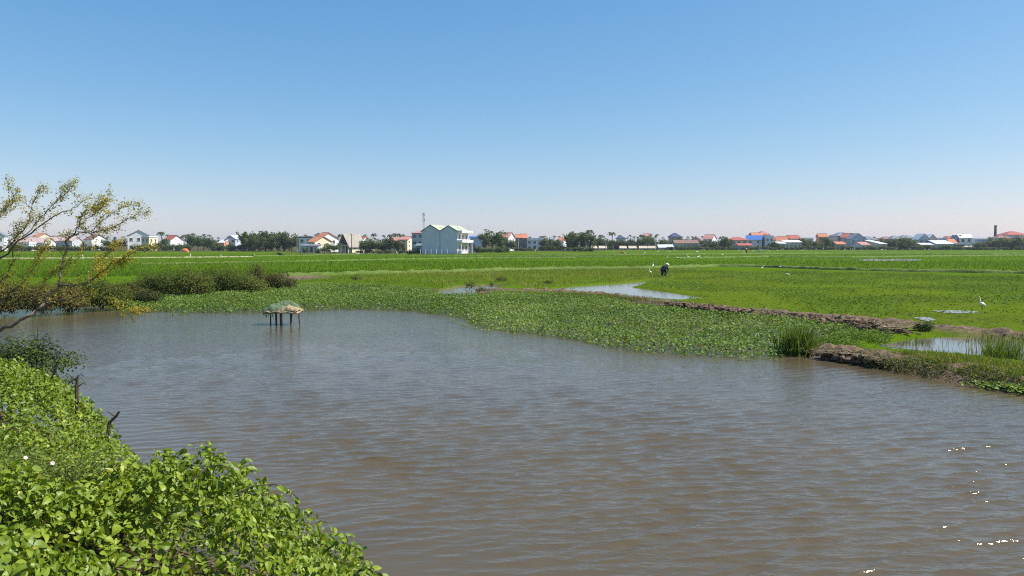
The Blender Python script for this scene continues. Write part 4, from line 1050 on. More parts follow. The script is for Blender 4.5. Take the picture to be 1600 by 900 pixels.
def house(px, d, wpx, yr, ye, roof, wall, rcol, label, dep=8.0, rz=0.0, cols=2, rows=1, name='house', cat='house', side=True, base_y=None, dr=True, wins=True):
    z0 = LAND if base_y is None else D(px, base_y, d).z
    p = D(px, 385, d); root = empty(name, (p.x, d, LAND), R(-rz)); w = wpx * d / F
    zr, ze = D(px, yr, d).z - LAND, D(px, ye, d).z - LAND
    wm, rm = wall_mat('wall_' + wall, WALLS[wall]), roof_mat('roof_' + rcol, ROOFS[rcol], rcol in ('tin', 'blue', 'pinktin', 'green', 'grey'))
    tin = rcol in ('tin', 'blue', 'pinktin')
    yf, yb = -dep / 2, dep / 2
    W_ = MB(); Rf = MB()
    if roof == 'front':        # gable towards the viewer
        W_.prism([(-w / 2, -.3), (w / 2, -.3), (w / 2, ze), (0, zr - .02), (-w / 2, ze)], yf, yb)
        Rf.prism(gable_profile(w, ze, zr), yf - .4, yb + .4, True)
    elif roof == 'side':       # slope towards the viewer
        W_.prismx([(yf, -.3), (yb, -.3), (yb, ze), (0, zr - .02), (yf, ze)], -w / 2, w / 2)
        Rf.prismx(gable_profile(dep, ze, zr), -w / 2 - .35, w / 2 + .35, True)
    elif roof == 'hip':
        W_.box(-w / 2, w / 2, yf, yb, -.3, ze)
        o_ = .6; rl = max(w / 2 - dep / 2, w * .12)
        b_ = [(-w / 2 - o_, yf - o_, ze), (w / 2 + o_, yf - o_, ze), (w / 2 + o_, yb + o_, ze), (-w / 2 - o_, yb + o_, ze)]
        c_ = [(x_, y_, ze + .14) for x_, y_, _ in b_]
        Rf.add(b_ + c_ + [(-rl, 0, zr), (rl, 0, zr)], [(3, 2, 1, 0), (0, 1, 5, 4), (1, 2, 6, 5), (2, 3, 7, 6), (3, 0, 4, 7), (4, 5, 9, 8), (5, 6, 9), (6, 7, 8, 9), (7, 4, 8)])
    elif roof == 'flat':
        W_.box(-w / 2, w / 2, yf, yb, -.3, ze)
        Rf.box(-w / 2 - .25, w / 2 + .25, yf - .25, yb + .25, ze + .003, ze + .28)
        h_ = max(zr - ze, .5)
        Rf.box(-w / 2 - .1, w / 2 + .1, yf - .1, yf + .1, ze + .283, ze + h_); Rf.box(-w / 2 - .1, -w / 2 + .1, yf + .103, yb, ze + .283, ze + h_); Rf.box(w / 2 - .1, w / 2 + .1, yf + .103, yb, ze + .283, ze + h_)
    elif roof == 'shed':       # one slope falling towards the viewer
        W_.prismx([(yf, -.3), (yb, -.3), (yb, zr - .02), (yf, ze - .02)], -w / 2, w / 2)
        s_ = (zr - ze) / dep
        Rf.prismx([(yf - .5, ze - .5 * s_), (yb + .3, zr + .3 * s_), (yb + .3, zr + .3 * s_ + .12), (yf - .5, ze - .5 * s_ + .12)], -w / 2 - .4, w / 2 + .4)
    W_.build('wall', wm, root); ro = Rf.build('roof', rm, root)
    if roof in ('front', 'side') and not tin:
        cap = MB()
        if roof == 'front': cap.box(-.14, .14, yf - .42, yb + .42, zr + .12, zr + .24)
        else: cap.box(-w / 2 - .37, w / 2 + .37, -.14, .14, zr + .12, zr + .24)
        cap.build('ridge_cap', rm, ro)
    if wins:
        fh = ze / max(rows, 1)
        for r_ in range(rows):
            for c in range(cols):
                xx = (c + .5) / cols * w - w / 2
                if r_ == 0 and dr and c == cols // 2: continue
                win(root, xx, yf, fh * r_ + fh * .32, min(1.3, w / cols * .55), min(1.35, fh * .45))
        if dr: door(root, ((cols // 2) + .5) / cols * w - w / 2, yf, min(1.1, w / cols * .6), min(2.1, ze * .8))
        if side:
            for r_ in range(rows):
                for s_ in (-.25, .25): win(root, w / 2, s_ * dep, fh * r_ + fh * .32, 1.1, min(1.3, fh * .45), 's')
    tag(root, label, cat); return root
H = house
# (px, distance, width px, ridge y, eave y, roof, wall, roof colour, label)
H(-3, 330, 22, 361, 368, 'front', 'white', 'grey', 'white gabled house cut by the left edge behind the leaning tree', rz=-24, rows=2)
H(52, 352, 52, 371.5, 379, 'side', 'pale', 'pinktin', 'long low building with a pale pinkish roof behind the leaning tree', 9, cols=5, name='long_building', cat='building')
H(98, 365, 46, 370.5, 376.5, 'side', 'grey', 'pinktin', 'long low grey shed just right of the pinkish-roofed one', 9, cols=5, name='long_shed', cat='shed')
H(66, 420, 13, 365, 370, 'side', 'cream', 'orange', 'small orange roof rising behind the long low building', 8, 18)
H(41, 335, 20, 378, 381, 'flat', 'white', 'tin', 'low white flat shed in front of the long building', 5, cols=1, name='shed', cat='shed', dr=False)
H(150, 372, 18, 367, 374, 'side', 'white', 'brown', 'brown-roofed house with a white right gable end behind the tree', 8, 28)
H(217, 345, 31, 360, 368.5, 'front', 'white', 'grey', 'large white gabled house just right of the leaning tree', 11, -26, 3, 2)
H(234, 338, 13, 369, 371, 'flat', 'cream', 'tin', 'cream porch house against the large white gabled house', 6, 10, 2, 2)
H(271, 372, 17, 368, 375, 'side', 'white', 'red', 'red-roofed house with a bright white right gable end', 7, 30)
H(352, 400, 11, 375, 379, 'side', 'orange', 'tin', 'small low orange-walled house with a white roof', 6, 20, 2)
H(367, 405, 15, 368, 373, 'front', 'bluegrey', 'tin', 'pale blue gabled house left of the bamboo grove', 9, 6, 2, 2)
H(483, 300, 21, 370, 371.5, 'flat', 'white', 'darkgreen', 'plain white block with a dark green top left of the orange roof', 8, 6, 2, 2, cat='building', name='building')
H(509, 300, 17, 364, 373, 'side', 'white', 'orange', 'tall white house with a red-orange roof behind the cream house', 9, 42, 2, 2)
H(500, 285, 15, 369.5, 377.5, 'side', 'cream', 'orange', 'cream house with a bright orange tiled roof', 8, 35, 2, 2)
H(486, 278, 26, 382, 384, 'shed', 'grey', 'grey', 'low grey lean-to in front of the cream house', 5, 0, 4, name='shed', cat='shed')
H(566, 330, 14, 370, 376, 'side', 'white', 'red', 'red roof among palms right of the dark-fronted house', 7, 24)
H(578, 330, 11, 374, 377, 'flat', 'white', 'tin', 'small white block among palms left of the green trees', 6, 0, 2)
H(622, 300, 15, 371, 376, 'side', 'cream', 'pinkred', 'low house with a pinkish-red roof behind the green trees', 7, 10)
H(636, 285, 13, 370, 374.5, 'side', 'cream', 'pinkred', 'tall narrow cream house left of the grey-walled house', 7, 14, 1, 3)
H(662, 268, 27, 361, 364.5, 'shed', 'grey', 'pinkred', 'grey-walled house with a low pink roof touching the twin-gabled house', 9, 8, 3, 3)
H(660, 255, 17, 381, 384, 'shed', 'grey', 'grey', 'low grey lean-to at the foot of the grey-walled house', 4, 8, 2, name='shed', cat='shed')
H(745, 290, 18, 369.5, 371.5, 'shed', 'bluegrey', 'blue', 'blue corrugated shed right of the twin-gabled house', 8, 0, 2, name='shed', cat='shed')
H(791, 330, 18, 364, 371, 'side', 'white', 'pinkred', 'house with a brick-red roof right of the big tree', 8, 20, 2, 2)
H(810, 345, 9, 367, 371.5, 'side', 'dark', 'orange', 'lower left orange roof over a dark facade', 8, 0, 1, 2)
H(818.5, 348, 9, 366, 372, 'side', 'dark', 'orange', 'taller right orange roof over a dark facade', 8, 0, 1, 2)
H(836, 362, 24, 372, 375, 'flat', 'white', 'tin', 'white house with balconies and a roof terrace', 8, 4, 3, 2)
H(879, 380, 8, 371, 376, 'side', 'white', 'orange', 'small orange roof left of the bamboo clumps', 7, 15)
H(886, 392, 7, 374.5, 376, 'flat', 'bluegrey', 'tin', 'little pale blue house beside the small orange roof', 6, 0, 1)
for i, (px, w_, nm) in enumerate(((927, 8, 'leftmost tiny beige hut in the row under the palms'), (941, 10, 'second tiny beige hut from the left under the palms'), (973, 9, 'tiny beige hut just right of the coconut palm'), (988, 10, 'tiny beige hut in the middle of the row under the trees'),
                                 (1005, 11, 'tiny beige hut left of the white tin roof, farther one'), (1019, 10, 'rightmost tiny beige hut beside the white tin roof'))):
    H(px, 372, w_, 384.6, 387.6, 'side', 'shed', 'beige', nm, 4, 4 * i - 8, 2, name='hut', cat='hut', side=False)
H(970, 425, 11, 368.5, 373, 'hip', 'pale', 'darkblue', 'dark blue hipped roof between the coconut palm and the next palms', 8)
H(1010, 430, 9, 365, 369, 'side', 'white', 'pinkred', 'small pink-red roof peeping over the dark trees', 7, 8)
H(1054, 412, 15, 364, 370.5, 'hip', 'pink', 'darkblue', 'pink house with a dark blue hipped roof', 8, 0, 2, 2)
H(1070, 388, 36, 375, 380, 'side', 'shed', 'brown', 'long low building with a brown roof and a row of openings', 8, 0, 6, name='long_building', cat='building')
H(1088, 398, 20, 370, 377, 'front', 'pink', 'brown', 'pink house with a brown gable right of the long low building', 8, 20, 2, 2)
H(1039, 376, 22, 382.5, 386.5, 'side', 'shed', 'tin', 'white tin-roofed shed left of the long low building', 6, 0, 3, name='shed', cat='shed')
H(1109, 412, 14, 367, 373, 'side', 'white', 'pinkred', 'house with a pink roof and a white right end above pale trees', 8, 30, 2, 2)
H(1151, 392, 26, 370, 375.5, 'hip', 'cream', 'red', 'cream house with a red hipped roof left of the blue roof', 8, 0, 3, 2)
H(1163, 384, 20, 380.5, 383.5, 'shed', 'shed', 'red', 'low red awning in front of the cream and blue-roofed houses', 4, 0, 4, name='awning', cat='awning')
H(1178, 398, 23, 368, 374.5, 'side', 'bluegrey', 'blue', 'house with a bright blue roof and bluish walls', 8, 16, 2, 2)
H(1180, 425, 15, 364, 368, 'side', 'salmon', 'orange', 'lower salmon roof behind the blue-roofed house', 8, 0, 2, 2)
H(1191, 428, 15, 360.5, 367, 'hip', 'salmon', 'pinkred', 'tallest salmon-roofed house rising behind the blue roof', 8, 0, 2, 3)
H(1199, 396, 12, 368, 370, 'flat', 'white', 'tin', 'white two-storey house right of the blue roof', 8, 4, 2, 2)
H(1208, 410, 9, 370.5, 374.5, 'side', 'white', 'red', 'small red-roofed house right of the white two-storey house', 7, 12)
H(1223, 398, 15, 369.5, 376, 'side', 'cream', 'orange', 'cream house with a faded orange roof', 8, 26, 2, 2)
H(1238, 402, 17, 368, 373, 'side', 'cream', 'red', 'house with a darker red roof right of the faded orange one', 8, -6, 3, 2)
H(1237, 388, 25, 375.5, 378.5, 'shed', 'shed', 'tin', 'white tin roof of a low shed below the dark red roof', 5, 0, 4, name='shed', cat='shed')
H(1219, 384, 12, 378, 380.5, 'shed', 'shed', 'tin', 'small white tin roof below the faded orange roof', 4, 0, 2, name='shed', cat='shed')
H(1262, 415, 9, 371.5, 374, 'flat', 'white', 'tin', 'small white block between dark trees', 7, 0, 1, 2)
H(1284, 405, 13, 365.5, 370, 'side', 'salmon', 'orange', 'narrow salmon house with an orange roof among trees', 7, 10, 2, 3)
H(1301, 418, 8, 367.5, 372, 'side', 'white', 'orange', 'small orange roof left of the big grey gables', 7, 10)
H(1314, 412, 24, 362.5, 369, 'hip', 'grey', 'grey', 'big grey hipped roof left of the blue-grey gable', 10, 0, 3, 2, cat='house')
H(1324, 404, 14, 365, 371, 'side', 'bluegrey', 'red', 'house with a red slope squeezed between the grey roofs', 8, 38, 1, 2)
H(1333, 400, 25, 365.5, 373.5, 'front', 'bluegrey', 'grey', 'wide blue-grey house with a grey gable facing the field', 10, -6, 3, 2)
H(1312, 384, 13, 378, 381.5, 'shed', 'shed', 'orange', 'low orange awning left of the blue-grey gable', 4, 0, 3, name='awning', cat='awning')
H(1345, 384, 16, 378.3, 382.3, 'side', 'white', 'pinkred', 'small low house with a pinkish-red roof below the blue-grey gable', 6, -20, 2)
H(1355, 402, 18, 368.8, 375, 'hip', 'pale', 'grey', 'rounded dark grey roof right of the blue-grey gable', 9, 0, 2)
H(1363, 390, 14, 375.5, 378.8, 'shed', 'shed', 'tin', 'upper striped white tin roof right of the pinkish-red roof', 5, -28, 2, name='shed', cat='shed')
H(1373, 384, 15, 377.5, 381, 'shed', 'shed', 'tin', 'lower striped white tin roof right of the pinkish-red roof', 5, -28, 2, name='shed', cat='shed')
H(1383, 405, 16, 369.5, 374, 'hip', 'pink', 'brown', 'pink house with a small brown roof behind the tin sheds', 8, 0, 2, 2)
H(1397, 402, 18, 368, 373.5, 'hip', 'pink', 'grey', 'pink house with a grey roof left of the big grove', 9, 0, 3, 2)
H(1414, 408, 24, 367, 372.5, 'hip', 'pale', 'grey', 'wide grey roof behind the trees left of the grey gable', 9, 0, 3, 2)
H(1438, 396, 17, 365.5, 374, 'front', 'grey', 'tin', 'grey gable with white roof edges, left one of the pair', 9, 6, 2, 2)
H(1451, 402, 13, 366.5, 373, 'front', 'pink', 'tin', 'pinkish gable with white roof edges, right one of the pair', 9, 6, 2, 2)
H(1445, 384, 18, 380, 382.3, 'shed', 'shed', 'tin', 'low white tin roof below the pair of gables', 4, 0, 3, name='shed', cat='shed')
H(1467, 410, 16, 371.5, 373, 'flat', 'pale', 'tin', 'pale flat block behind the big white tin roof', 7, 0, 3, 2)
H(1470, 386, 25, 376, 381, 'shed', 'grey', 'tin', 'biggest white tin roof over a dark grey shed', 7, 0, 4, name='shed', cat='shed')
H(1492, 386, 24, 380.5, 382, 'shed', 'dark', 'darkgreen', 'dark low shed right of the biggest white tin roof', 5, 0, 4, name='shed', cat='shed')
H(1485, 412, 16, 369.5, 373.5, 'side', 'pink', 'red', 'upper dull red roof behind the orange slope', 8, 0, 2, 2)
H(1484, 396, 11, 373.5, 379.5, 'side', 'salmon', 'orange', 'bright orange slope beside the biggest white tin roof', 6, -8, 1)
H(1505, 398, 17, 366.5, 371.5, 'side', 'white', 'tin', 'white house with a white roof left of the long blue-grey shed', 8, 14, 2, 2)
H(1494, 400, 8, 368, 373.5, 'front', 'dark', 'grey', 'dark narrow gable touching the white-roofed house', 7, 0, 1, 2)
H(1533, 404, 38, 371.8, 374.2, 'shed', 'bluegrey', 'grey', 'long blue-grey factory shed left of the chimney', 9, 0, 6, 1, name='factory_shed', cat='shed')
for px, nm in ((1508, 'left one of two small pale domed covers by the dark shed'), (1518, 'right one of two small pale domed covers by the dark shed')):
    H(px, 384, 8, 383.6, 386.5, 'hip', 'shed', 'beige', nm, 4, 0, 1, name='hut', cat='hut', side=False, wins=False)
H(1580, 405, 30, 361.3, 367.5, 'hip', 'pale', 'red', 'big red-brown hipped roof near the right edge', 9, 0, 4, 2)
H(1562, 398, 20, 367.5, 372.5, 'hip', 'shed', 'brown', 'brown roof below and left of the big red-brown roof', 8, 0, 3)
H(1604, 398, 24, 366, 372, 'hip', 'shed', 'brown', 'brown roof cut by the right edge', 8, 0, 3)
H(30, 400, 20, 370, 375, 'hip', 'white', 'grey', 'white house with a grey roof half hidden behind the leaning tree', 8, 0, 2, 2)

# dark-fronted house with a steep gable and a cream side
def dark_front():
    d = 272; p = D(549, 385, d); root = empty('house', (p.x, d, LAND), R(-28)); k = d / F; w = 20 * k; dep = 9
    zr, ze = D(549, 366, d).z - LAND, D(549, 383, d).z - LAND
    wm = wall_mat('wall_cream', WALLS['cream'])
    mb = MB(); mb.prism([(-w / 2, -.3), (w / 2, -.3), (w / 2, ze), (0, zr - .05), (-w / 2, ze)], -dep / 2 + 2.2, dep / 2); mb.build('wall', wm, root)
    mb = MB(); mb.prism(gable_profile(w, ze, zr, .5, .22), -dep / 2, dep / 2 + .3, True); mb.build('roof', roof_mat('roof_dull', (.36, .32, .26)), root)
    mb = MB(); mb.prism([(-w / 2 + .2, ze), (w / 2 - .2, ze), (0, zr - .5)], -dep / 2 + 1.6, -dep / 2 + 2.19); mb.build('recess_shade_panel', wall_mat('wall_dark', WALLS['dark']), root)  # dark panel standing in for the shade inside the open gable
    mb = MB(); mb.box(-w / 2 + .1, w / 2 - .1, -dep / 2 + .1, -dep / 2 + 2.19, ze - .25, ze - .03); mb.build('balcony', wm, root)
    for xx in (-w / 2 + .2, -w / 6, w / 6, w / 2 - .2):
        mb = MB(); mb.box(xx - .13, xx + .13, -dep / 2 + .2, -dep / 2 + .46, 0, ze - .253); mb.build('pillar', wm, root)
    win(root, -w / 4, -dep / 2 + 2.2, 1.2, 1.2, 1.5); win(root, w / 4, -dep / 2 + 2.2, 1.2, 1.2, 1.5); door(root, 0, -dep / 2 + 2.2, 1.0, 2.2)
    for s_ in (-.1, .2): win(root, w / 2, s_ * dep, 1.2, 1.1, 1.3, 's')
    tag(root, 'steep-gabled house with a dark open front and cream side', 'house')
dark_front()

# twin-gabled blue house, the landmark of the view
def twin():
    d = 247; k = d / F; p = D(696, 385, d); rz = -13; root = empty('twin_gabled_house', (p.x, d, LAND), R(rz))
    w = 55 * k / math.cos(R(rz)); dep = 12.5; z = lambda yy: D(696, yy, d).z - LAND
    ze, zr = z(361.5), z(352.5)
    wm = wall_mat('twin_wall', (.62, .58, .65)); wh = wall_mat('wall_white', WALLS['white']); tr = wall_mat('trim_dark', (.12, .16, .17))
    rm = roof_mat('roof_green', ROOFS['green'], True); x0 = -w / 2; h = w / 2; v0 = .425 * w
    L = w * .52
    for a, b_, zz in ((x0, x0 + L, zr), (x0 + L + .02, x0 + w, zr - .25)):
        mb = MB(); m_ = (a + b_) / 2 - (.1 if a == x0 else -.0)
        mb.prism([(a, -.3), (b_, -.3), (b_, ze), (m_, zz), (a, ze)], -dep / 2, dep / 2); mb.build('wall', wm, root)
    for a, b_, zz, nm in ((x0, x0 + L, zr, 0), (x0 + L + .02, x0 + w, zr - .25, 1)):
        m_ = (a + b_) / 2 - (.1 if nm == 0 else 0); oh = .35
        la = a - (oh if nm == 0 else 0.02); rb = b_ + (oh if nm == 1 else 0.0)
        sa = (zz - ze) / (m_ - a); sb = (zz - ze) / (b_ - m_)
        zl = zz - sa * (m_ - la); zrb = zz - sb * (rb - m_)
        mb = MB(); mb.prism([(la, zl + .02), (m_, zz + .02), (rb, zrb + .02), (rb, zrb + .2), (m_, zz + .2), (la, zl + .2)], -dep / 2 - .02, dep / 2 + .3, True); ro = mb.build('roof', rm, root)
        mb = MB(); mb.prism([(la, zl - .08), (m_, zz - .08), (rb, zrb - .08), (rb, zrb + .21), (m_, zz + .21), (la, zl + .21)], -dep / 2 - .12, -dep / 2 - .022, True); mb.build('barge_board', tr, ro)
        mb = MB(); sk = (.35, .6) if nm == 0 else (.25, .5)
        sl = Vector((rb - m_, 0, zrb - zz)); c0 = Vector((m_, 0, zz + .2)) + sl * .35; c1 = Vector((m_, 0, zz + .2)) + sl * .65
        mb.add([(c0.x, -1, c0.z + .02), (c1.x, -1, c1.z + .02), (c1.x, 1.2, c1.z + .02), (c0.x, 1.2, c0.z + .02), (c0.x, -1, c0.z + .12), (c1.x, -1, c1.z + .12), (c1.x, 1.2, c1.z + .12), (c0.x, 1.2, c0.z + .12)], [(0, 3, 2, 1), (4, 5, 6, 7), (0, 1, 5, 4), (1, 2, 6, 5), (2, 3, 7, 6), (3, 0, 4, 7)]); mb.build('skylight', wall_mat('roof_patch', (.36, .42, .26)), ro)
    mb = MB(); mb.box(x0 + L - .05, x0 + L + .07, -dep / 2 - .06, -dep / 2 - .004, 0, ze); mb.build('downpipe', tr, root)
    # balconies on the right side
    xr = w / 2
    f1, f2 = z(379), z(364.2)
    for zz, ov, nm in ((f1, 1.75, 'balcony'), (f2, 1.6, 'balcony')):
        mb = MB(); mb.box(xr + .003, xr + ov, -dep / 2 + .05, dep / 2 - .05, zz, zz + .22); o = mb.build(nm, wh, root)
        mb = MB(); mb.box(xr + ov - .12, xr + ov, -dep / 2 + .05, dep / 2 - .05, zz + .223, zz + (.75 if nm else .3)); mb.box(xr + .003, xr + ov - .123, -dep / 2 + .05, -dep / 2 + .16, zz + .223, zz + .75); mb.build('parapet', wh, o)
    mb = MB(); mb.box(xr + 1.2, xr + 1.42, -dep / 2 + .08, -dep / 2 + .3, 0, f1 - .003); mb.box(xr + 1.2, xr + 1.42, -dep / 2 + .08, -dep / 2 + .3, f1 + .753, f2 - .003); mb.build('column', wh, root)
    mb = MB(); mb.box(xr + 1.2, xr + 1.42, dep / 2 - .4, dep / 2 - .15, 0, f1 - .003); mb.build('column', wh, root)
    mb = MB(); mb.box(xr + .003, xr + 1.6, -dep / 2 + .35, -dep / 2 + .5, 0, z(391)); mb.build('low_wall', wh, root)
    for zz in (1.0, f1 + 1.0):
        for yy in (-3.6, 0, 3.6): win(root, xr, yy, zz, 1.5, 1.6, 's')
    for xx in (-w * .45, -w * .3, -w * .15, 0, w * .15, w * .3):
        mb = MB(); mb.box(xx - .07, xx + .07, -dep / 2 - 3.0, -dep / 2 - 2.86, -.1, 1.5); mb.build('fence_post', wall_mat('wall_pale', WALLS['pale']), root)
    mb = MB(); mb.tube([(xr + .6, dep / 2 - 2, f2 + .2), (xr + .6, dep / 2 - 2, f2 + 2.6)], .04, 5); mb.build('aerial', M['steel'], root)
    tag(root, 'large blue-grey house with twin gables and white side balconies', 'house')
twin()

# mast, chimney, utility poles, markers, tarpaulin
def mast():
    d = 420; p = D(662, 385, d); root = empty('radio_mast', (p.x, d, LAND)); k = d / F; h = (391 - 333) * k
    for s_ in range(3):
        a = s_ * 2.094; mb = MB(); mb.tube([(.55 * math.cos(a), .55 * math.sin(a), 0), (.30 * math.cos(a), .30 * math.sin(a), h * .95)], .09, 5); mb.build('leg', M['steel'], root)
    for j in range(22):
        zz = h * .95 * j / 22; r0_ = .55 - .25 * j / 22; z1 = h * .95 * (j + 1) / 22; mb = MB()
        for s_ in range(3):
            a, a2 = s_ * 2.094, (s_ + 1) * 2.094; mb.tube([(r0_ * math.cos(a), r0_ * math.sin(a), zz), (r0_ * math.cos(a2), r0_ * math.sin(a2), z1)], .045, 4)
        mb.build('brace', M['steel'], root)
    mb = MB(); mb.tube([(0, 0, h * .9), (0, 0, h)], .06, 5); mb.build('rod', M['steel'], root)
    for a in (0, 2.1, 4.2):
        for zz in (h * .93, h * .79):
            mb = MB(); mb.box(.45, .62, -.16, .16, zz - .9, zz + .9); o = mb.build('antenna_panel', M['steel'], root); o.rotation_euler = (0, 0, a)
    tag(root, 'slim grey radio mast behind the twin-gabled house', 'mast')
mast()
def chimney():
    d = 430; p = D(1554.5, 385, d); root = empty('factory_chimney', (p.x, d, LAND)); k = d / F; h = (390 - 353) * k
    mb = MB(); mb.tube([(0, 0, -.3), (0, 0, h * .5), (0, 0, h - .5)], [.95, .75, .62], 14); mb.build('shaft', wall_mat('wall_sooty', (.10, .085, .08)), root, True)
    mb = MB(); mb.tube([(0, 0, h - .5), (0, 0, h)], [.78, .78], 14); mb.build('rim', wall_mat('wall_sooty', (.10, .085, .08)), root)
    for j in range(1, 5):
        mb = MB(); rr = .95 - .33 * j / 5; mb.tube([(0, 0, h * j / 5), (0, 0, h * j / 5 + .15)], [rr + .08] * 2, 14); mb.build('band', M['steel'], root)
    tag(root, 'tall dark factory chimney near the right edge', 'chimney')
chimney()
def pole(px, d, top, label, mat='concrete', r0_=.14):
    p = D(px, 385, d); root = empty('utility_pole', (p.x, d, LAND), R(random.uniform(-15, 15))); h = D(px, top, d).z - LAND
    mb = MB(); mb.tube([(0, 0, -.5), (0, 0, h)], [r0_, r0_ * .65], 8); mb.build('shaft', M[mat], root)
    mb = MB(); mb.box(-.7, .7, -.2, -.1, h - .5, h - .38); o = mb.build('crossarm', M['steel'], root)
    for xx in (-.6, 0, .6):
        mb = MB(); mb.tube([(xx, -.15, h - .38), (xx, -.15, h - .2)], [.05, .03], 6); mb.build('insulator', M['glass'], o)
    tag(root, label, 'utility pole')
pole(549.5, 262, 365, 'brown pole in front of the dark-fronted house', 'post', .16)
pole(803, 330, 371, 'grey pole left of the two orange roofs, left one of two'); pole(810, 335, 371, 'grey pole under the two orange roofs, right one of two')
pole(879, 345, 372, 'grey pole below the small orange roof'); pole(946.5, 350, 372, 'grey pole left of the single coconut palm'); pole(279.5, 350, 379, 'grey pole by the red-roofed house')
pole(399.5, 330, 366, 'grey pole in front of the bamboo grove'); pole(1024, 362, 377, 'grey pole beside the tiny huts')
pole(464, 290, 372, 'pale pole at the right end of the bamboo grove'); pole(1335, 375, 374, 'pale pole before the blue-grey gable')
def post(px, py, h, label, group=None, lean=0.0, mat='whitepost', name='marker_post', r_=.09):
    x, y = G(px, py, LAND); root = empty(name, (x, y, LAND)); mb = MB()
    mb.prism([(-r_, -.2), (r_, -.2), (r_ * .85 + lean, h * .9), (r_ * .4 + lean, h), (-r_ * .4 + lean, h), (-r_ * .85 + lean, h * .9)], -r_, r_); mb.build('shaft', M[mat], root)
    mb = MB(); mb.box(-r_ * 1.4, r_ * 1.4, -r_ * 1.4, r_ * 1.4, -.1, .08); mb.build('footing', M[mat], root)
    tag(root, label, 'post', group)
post(129, 404, .9, 'white marker post on the pale bund behind the leaning tree'); post(297.5, 402, .85, 'white marker post on the pale bund above the scrub'); post(345, 401.5, .6, 'small white marker post on the pale bund, third from the left'); post(397, 400.5, .5, 'small white marker post at the right end of the pale bund')
for i, px in enumerate((428, 441, 456, 470, 477, 481, 493, 505, 517, 535)):
    post(px, 397.5 + (i % 3) * .5, random.uniform(1.1, 1.7), 'thin weathered fence stake in the row before the orange-roofed house, ' + ordinal(i + 1) + ' from left', 'fence stakes before the orange-roofed house', random.uniform(-.08, .08), 'post', 'fence_stake', .05)
def tarp():
    x, y = G(289, 394, LAND); root = empty('tarpaulin_heap', (x, y, LAND)); k = 20; n = 12; V = []
    for j in range(n):
        for i in range(k):
            u, v_ = i / (k - 1) * 2 - 1, j / (n - 1) * 2 - 1; e_ = max(0, 1 - u * u) ** .5 * max(0, 1 - v_ * v_) ** .4
            V.append((u * 1.35, v_ * .8, 1.5 * e_ * (.75 + .5 * float(fbm(np.array([u * 2.2 + 5]), np.array([v_ * 2.2]), 7)[0]))))
    f = [(j * k + i, j * k + i + 1, (j + 1) * k + i + 1, (j + 1) * k + i) for j in range(n - 1) for i in range(k - 1)]
    MB().add(V, f).build('cover', wall_mat('orange_tarp', (.60, .17, .06)), root)
    mb = MB(); mb.tube([(-1.4, -.5, .25), (-.3, -.85, .9), (.7, -.8, .7), (1.3, -.4, .3)], .05, 5); mb.build('tie_rope', wall_mat('wall_white', WALLS['white']), root)
    tag(root, 'bright orange tarpaulin heap at the far field edge left of centre', 'tarpaulin')
tarp()

# ------------------------------------------------------------------ village trees
def crown(kind, seed):
    r = np.random.default_rng(seed); mb = MB()
    if kind == 'broad':
        n, L = 900, 8
        c = np.stack([r.uniform(-.32, .32, L), r.uniform(-.32, .32, L), r.uniform(.36, .76, L)], 1); s = r.uniform(.16, .27, L)
        k = r.integers(0, L, n); d = unit(r.normal(size=(n, 3))); P_ = c[k] + d * (s[k] * r.random(n) ** .35)[:, None]; P_[:, 2] = np.clip(P_[:, 2] * 1.02, .1, 1)
        N_ = unit(d + r.normal(size=(n, 3)) * .6 + (0, 0, .4)); S_ = r.uniform(.045, .10, n)
        mb.tube([(0, 0, -.03), (.01, 0, .2), (.0, .01, .42)], [.035, .026, .016], 6)
        for j in range(5): mb.tube([(0, 0, .25 + .03 * j), tuple(c[j] * .9)], [.014, .004], 4)
    elif kind == 'shrub':
        n, L = 520, 6
        c = np.stack([r.uniform(-.38, .38, L), r.uniform(-.3, .3, L), r.uniform(.18, .6, L)], 1); s = r.uniform(.2, .34, L)
        k = r.integers(0, L, n); d = unit(r.normal(size=(n, 3))); P_ = c[k] + d * (s[k] * r.random(n) ** .35)[:, None]; P_[:, 2] = np.abs(P_[:, 2])
        N_ = unit(d + r.normal(size=(n, 3)) * .6 + (0, 0, .4)); S_ = r.uniform(.06, .13, n)
        for j in range(6): mb.tube([(c[j][0] * .3, c[j][1] * .3, -.03), tuple(c[j])], [.02, .006], 4)
    else:                       # bamboo: arching culms with hanging leaves
        cul = 16; PP_, NN_ = [], []
        for j in range(cul):
            a = r.uniform(0, 6.28); h = r.uniform(.7, 1.0); sp = r.uniform(.12, .5); pts = []
            for u in np.linspace(0, 1, 8):
                rr = .05 + sp * u ** 2.3; pts.append((rr * math.cos(a), rr * math.sin(a), h * (u - .16 * u ** 5)))
            mb.tube(pts, np.linspace(.011, .003, 8), 4)
            A = np.array(pts); u = .25 + .75 * r.random(72); i = np.minimum((u * 7).astype(int), 6); Q = A[i] + (A[i + 1] - A[i]) * (u * 7 - i)[:, None] + r.normal(size=(72, 3)) * (.03 + .03 * (1 - u))[:, None]
            PP_.append(Q); NN_.append(unit(r.normal(size=(72, 3)) + (0, 0, .5)))
        P_ = np.vstack(PP_); N_ = np.vstack(NN_); S_ = r.uniform(.05, .10, len(P_)); P_[:, 2] = np.clip(P_[:, 2], .04, 1.02)
    N_, T_ = frames(N_, .2)
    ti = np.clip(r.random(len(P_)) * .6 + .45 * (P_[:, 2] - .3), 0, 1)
    return (P_, N_, T_, S_, ti), mb
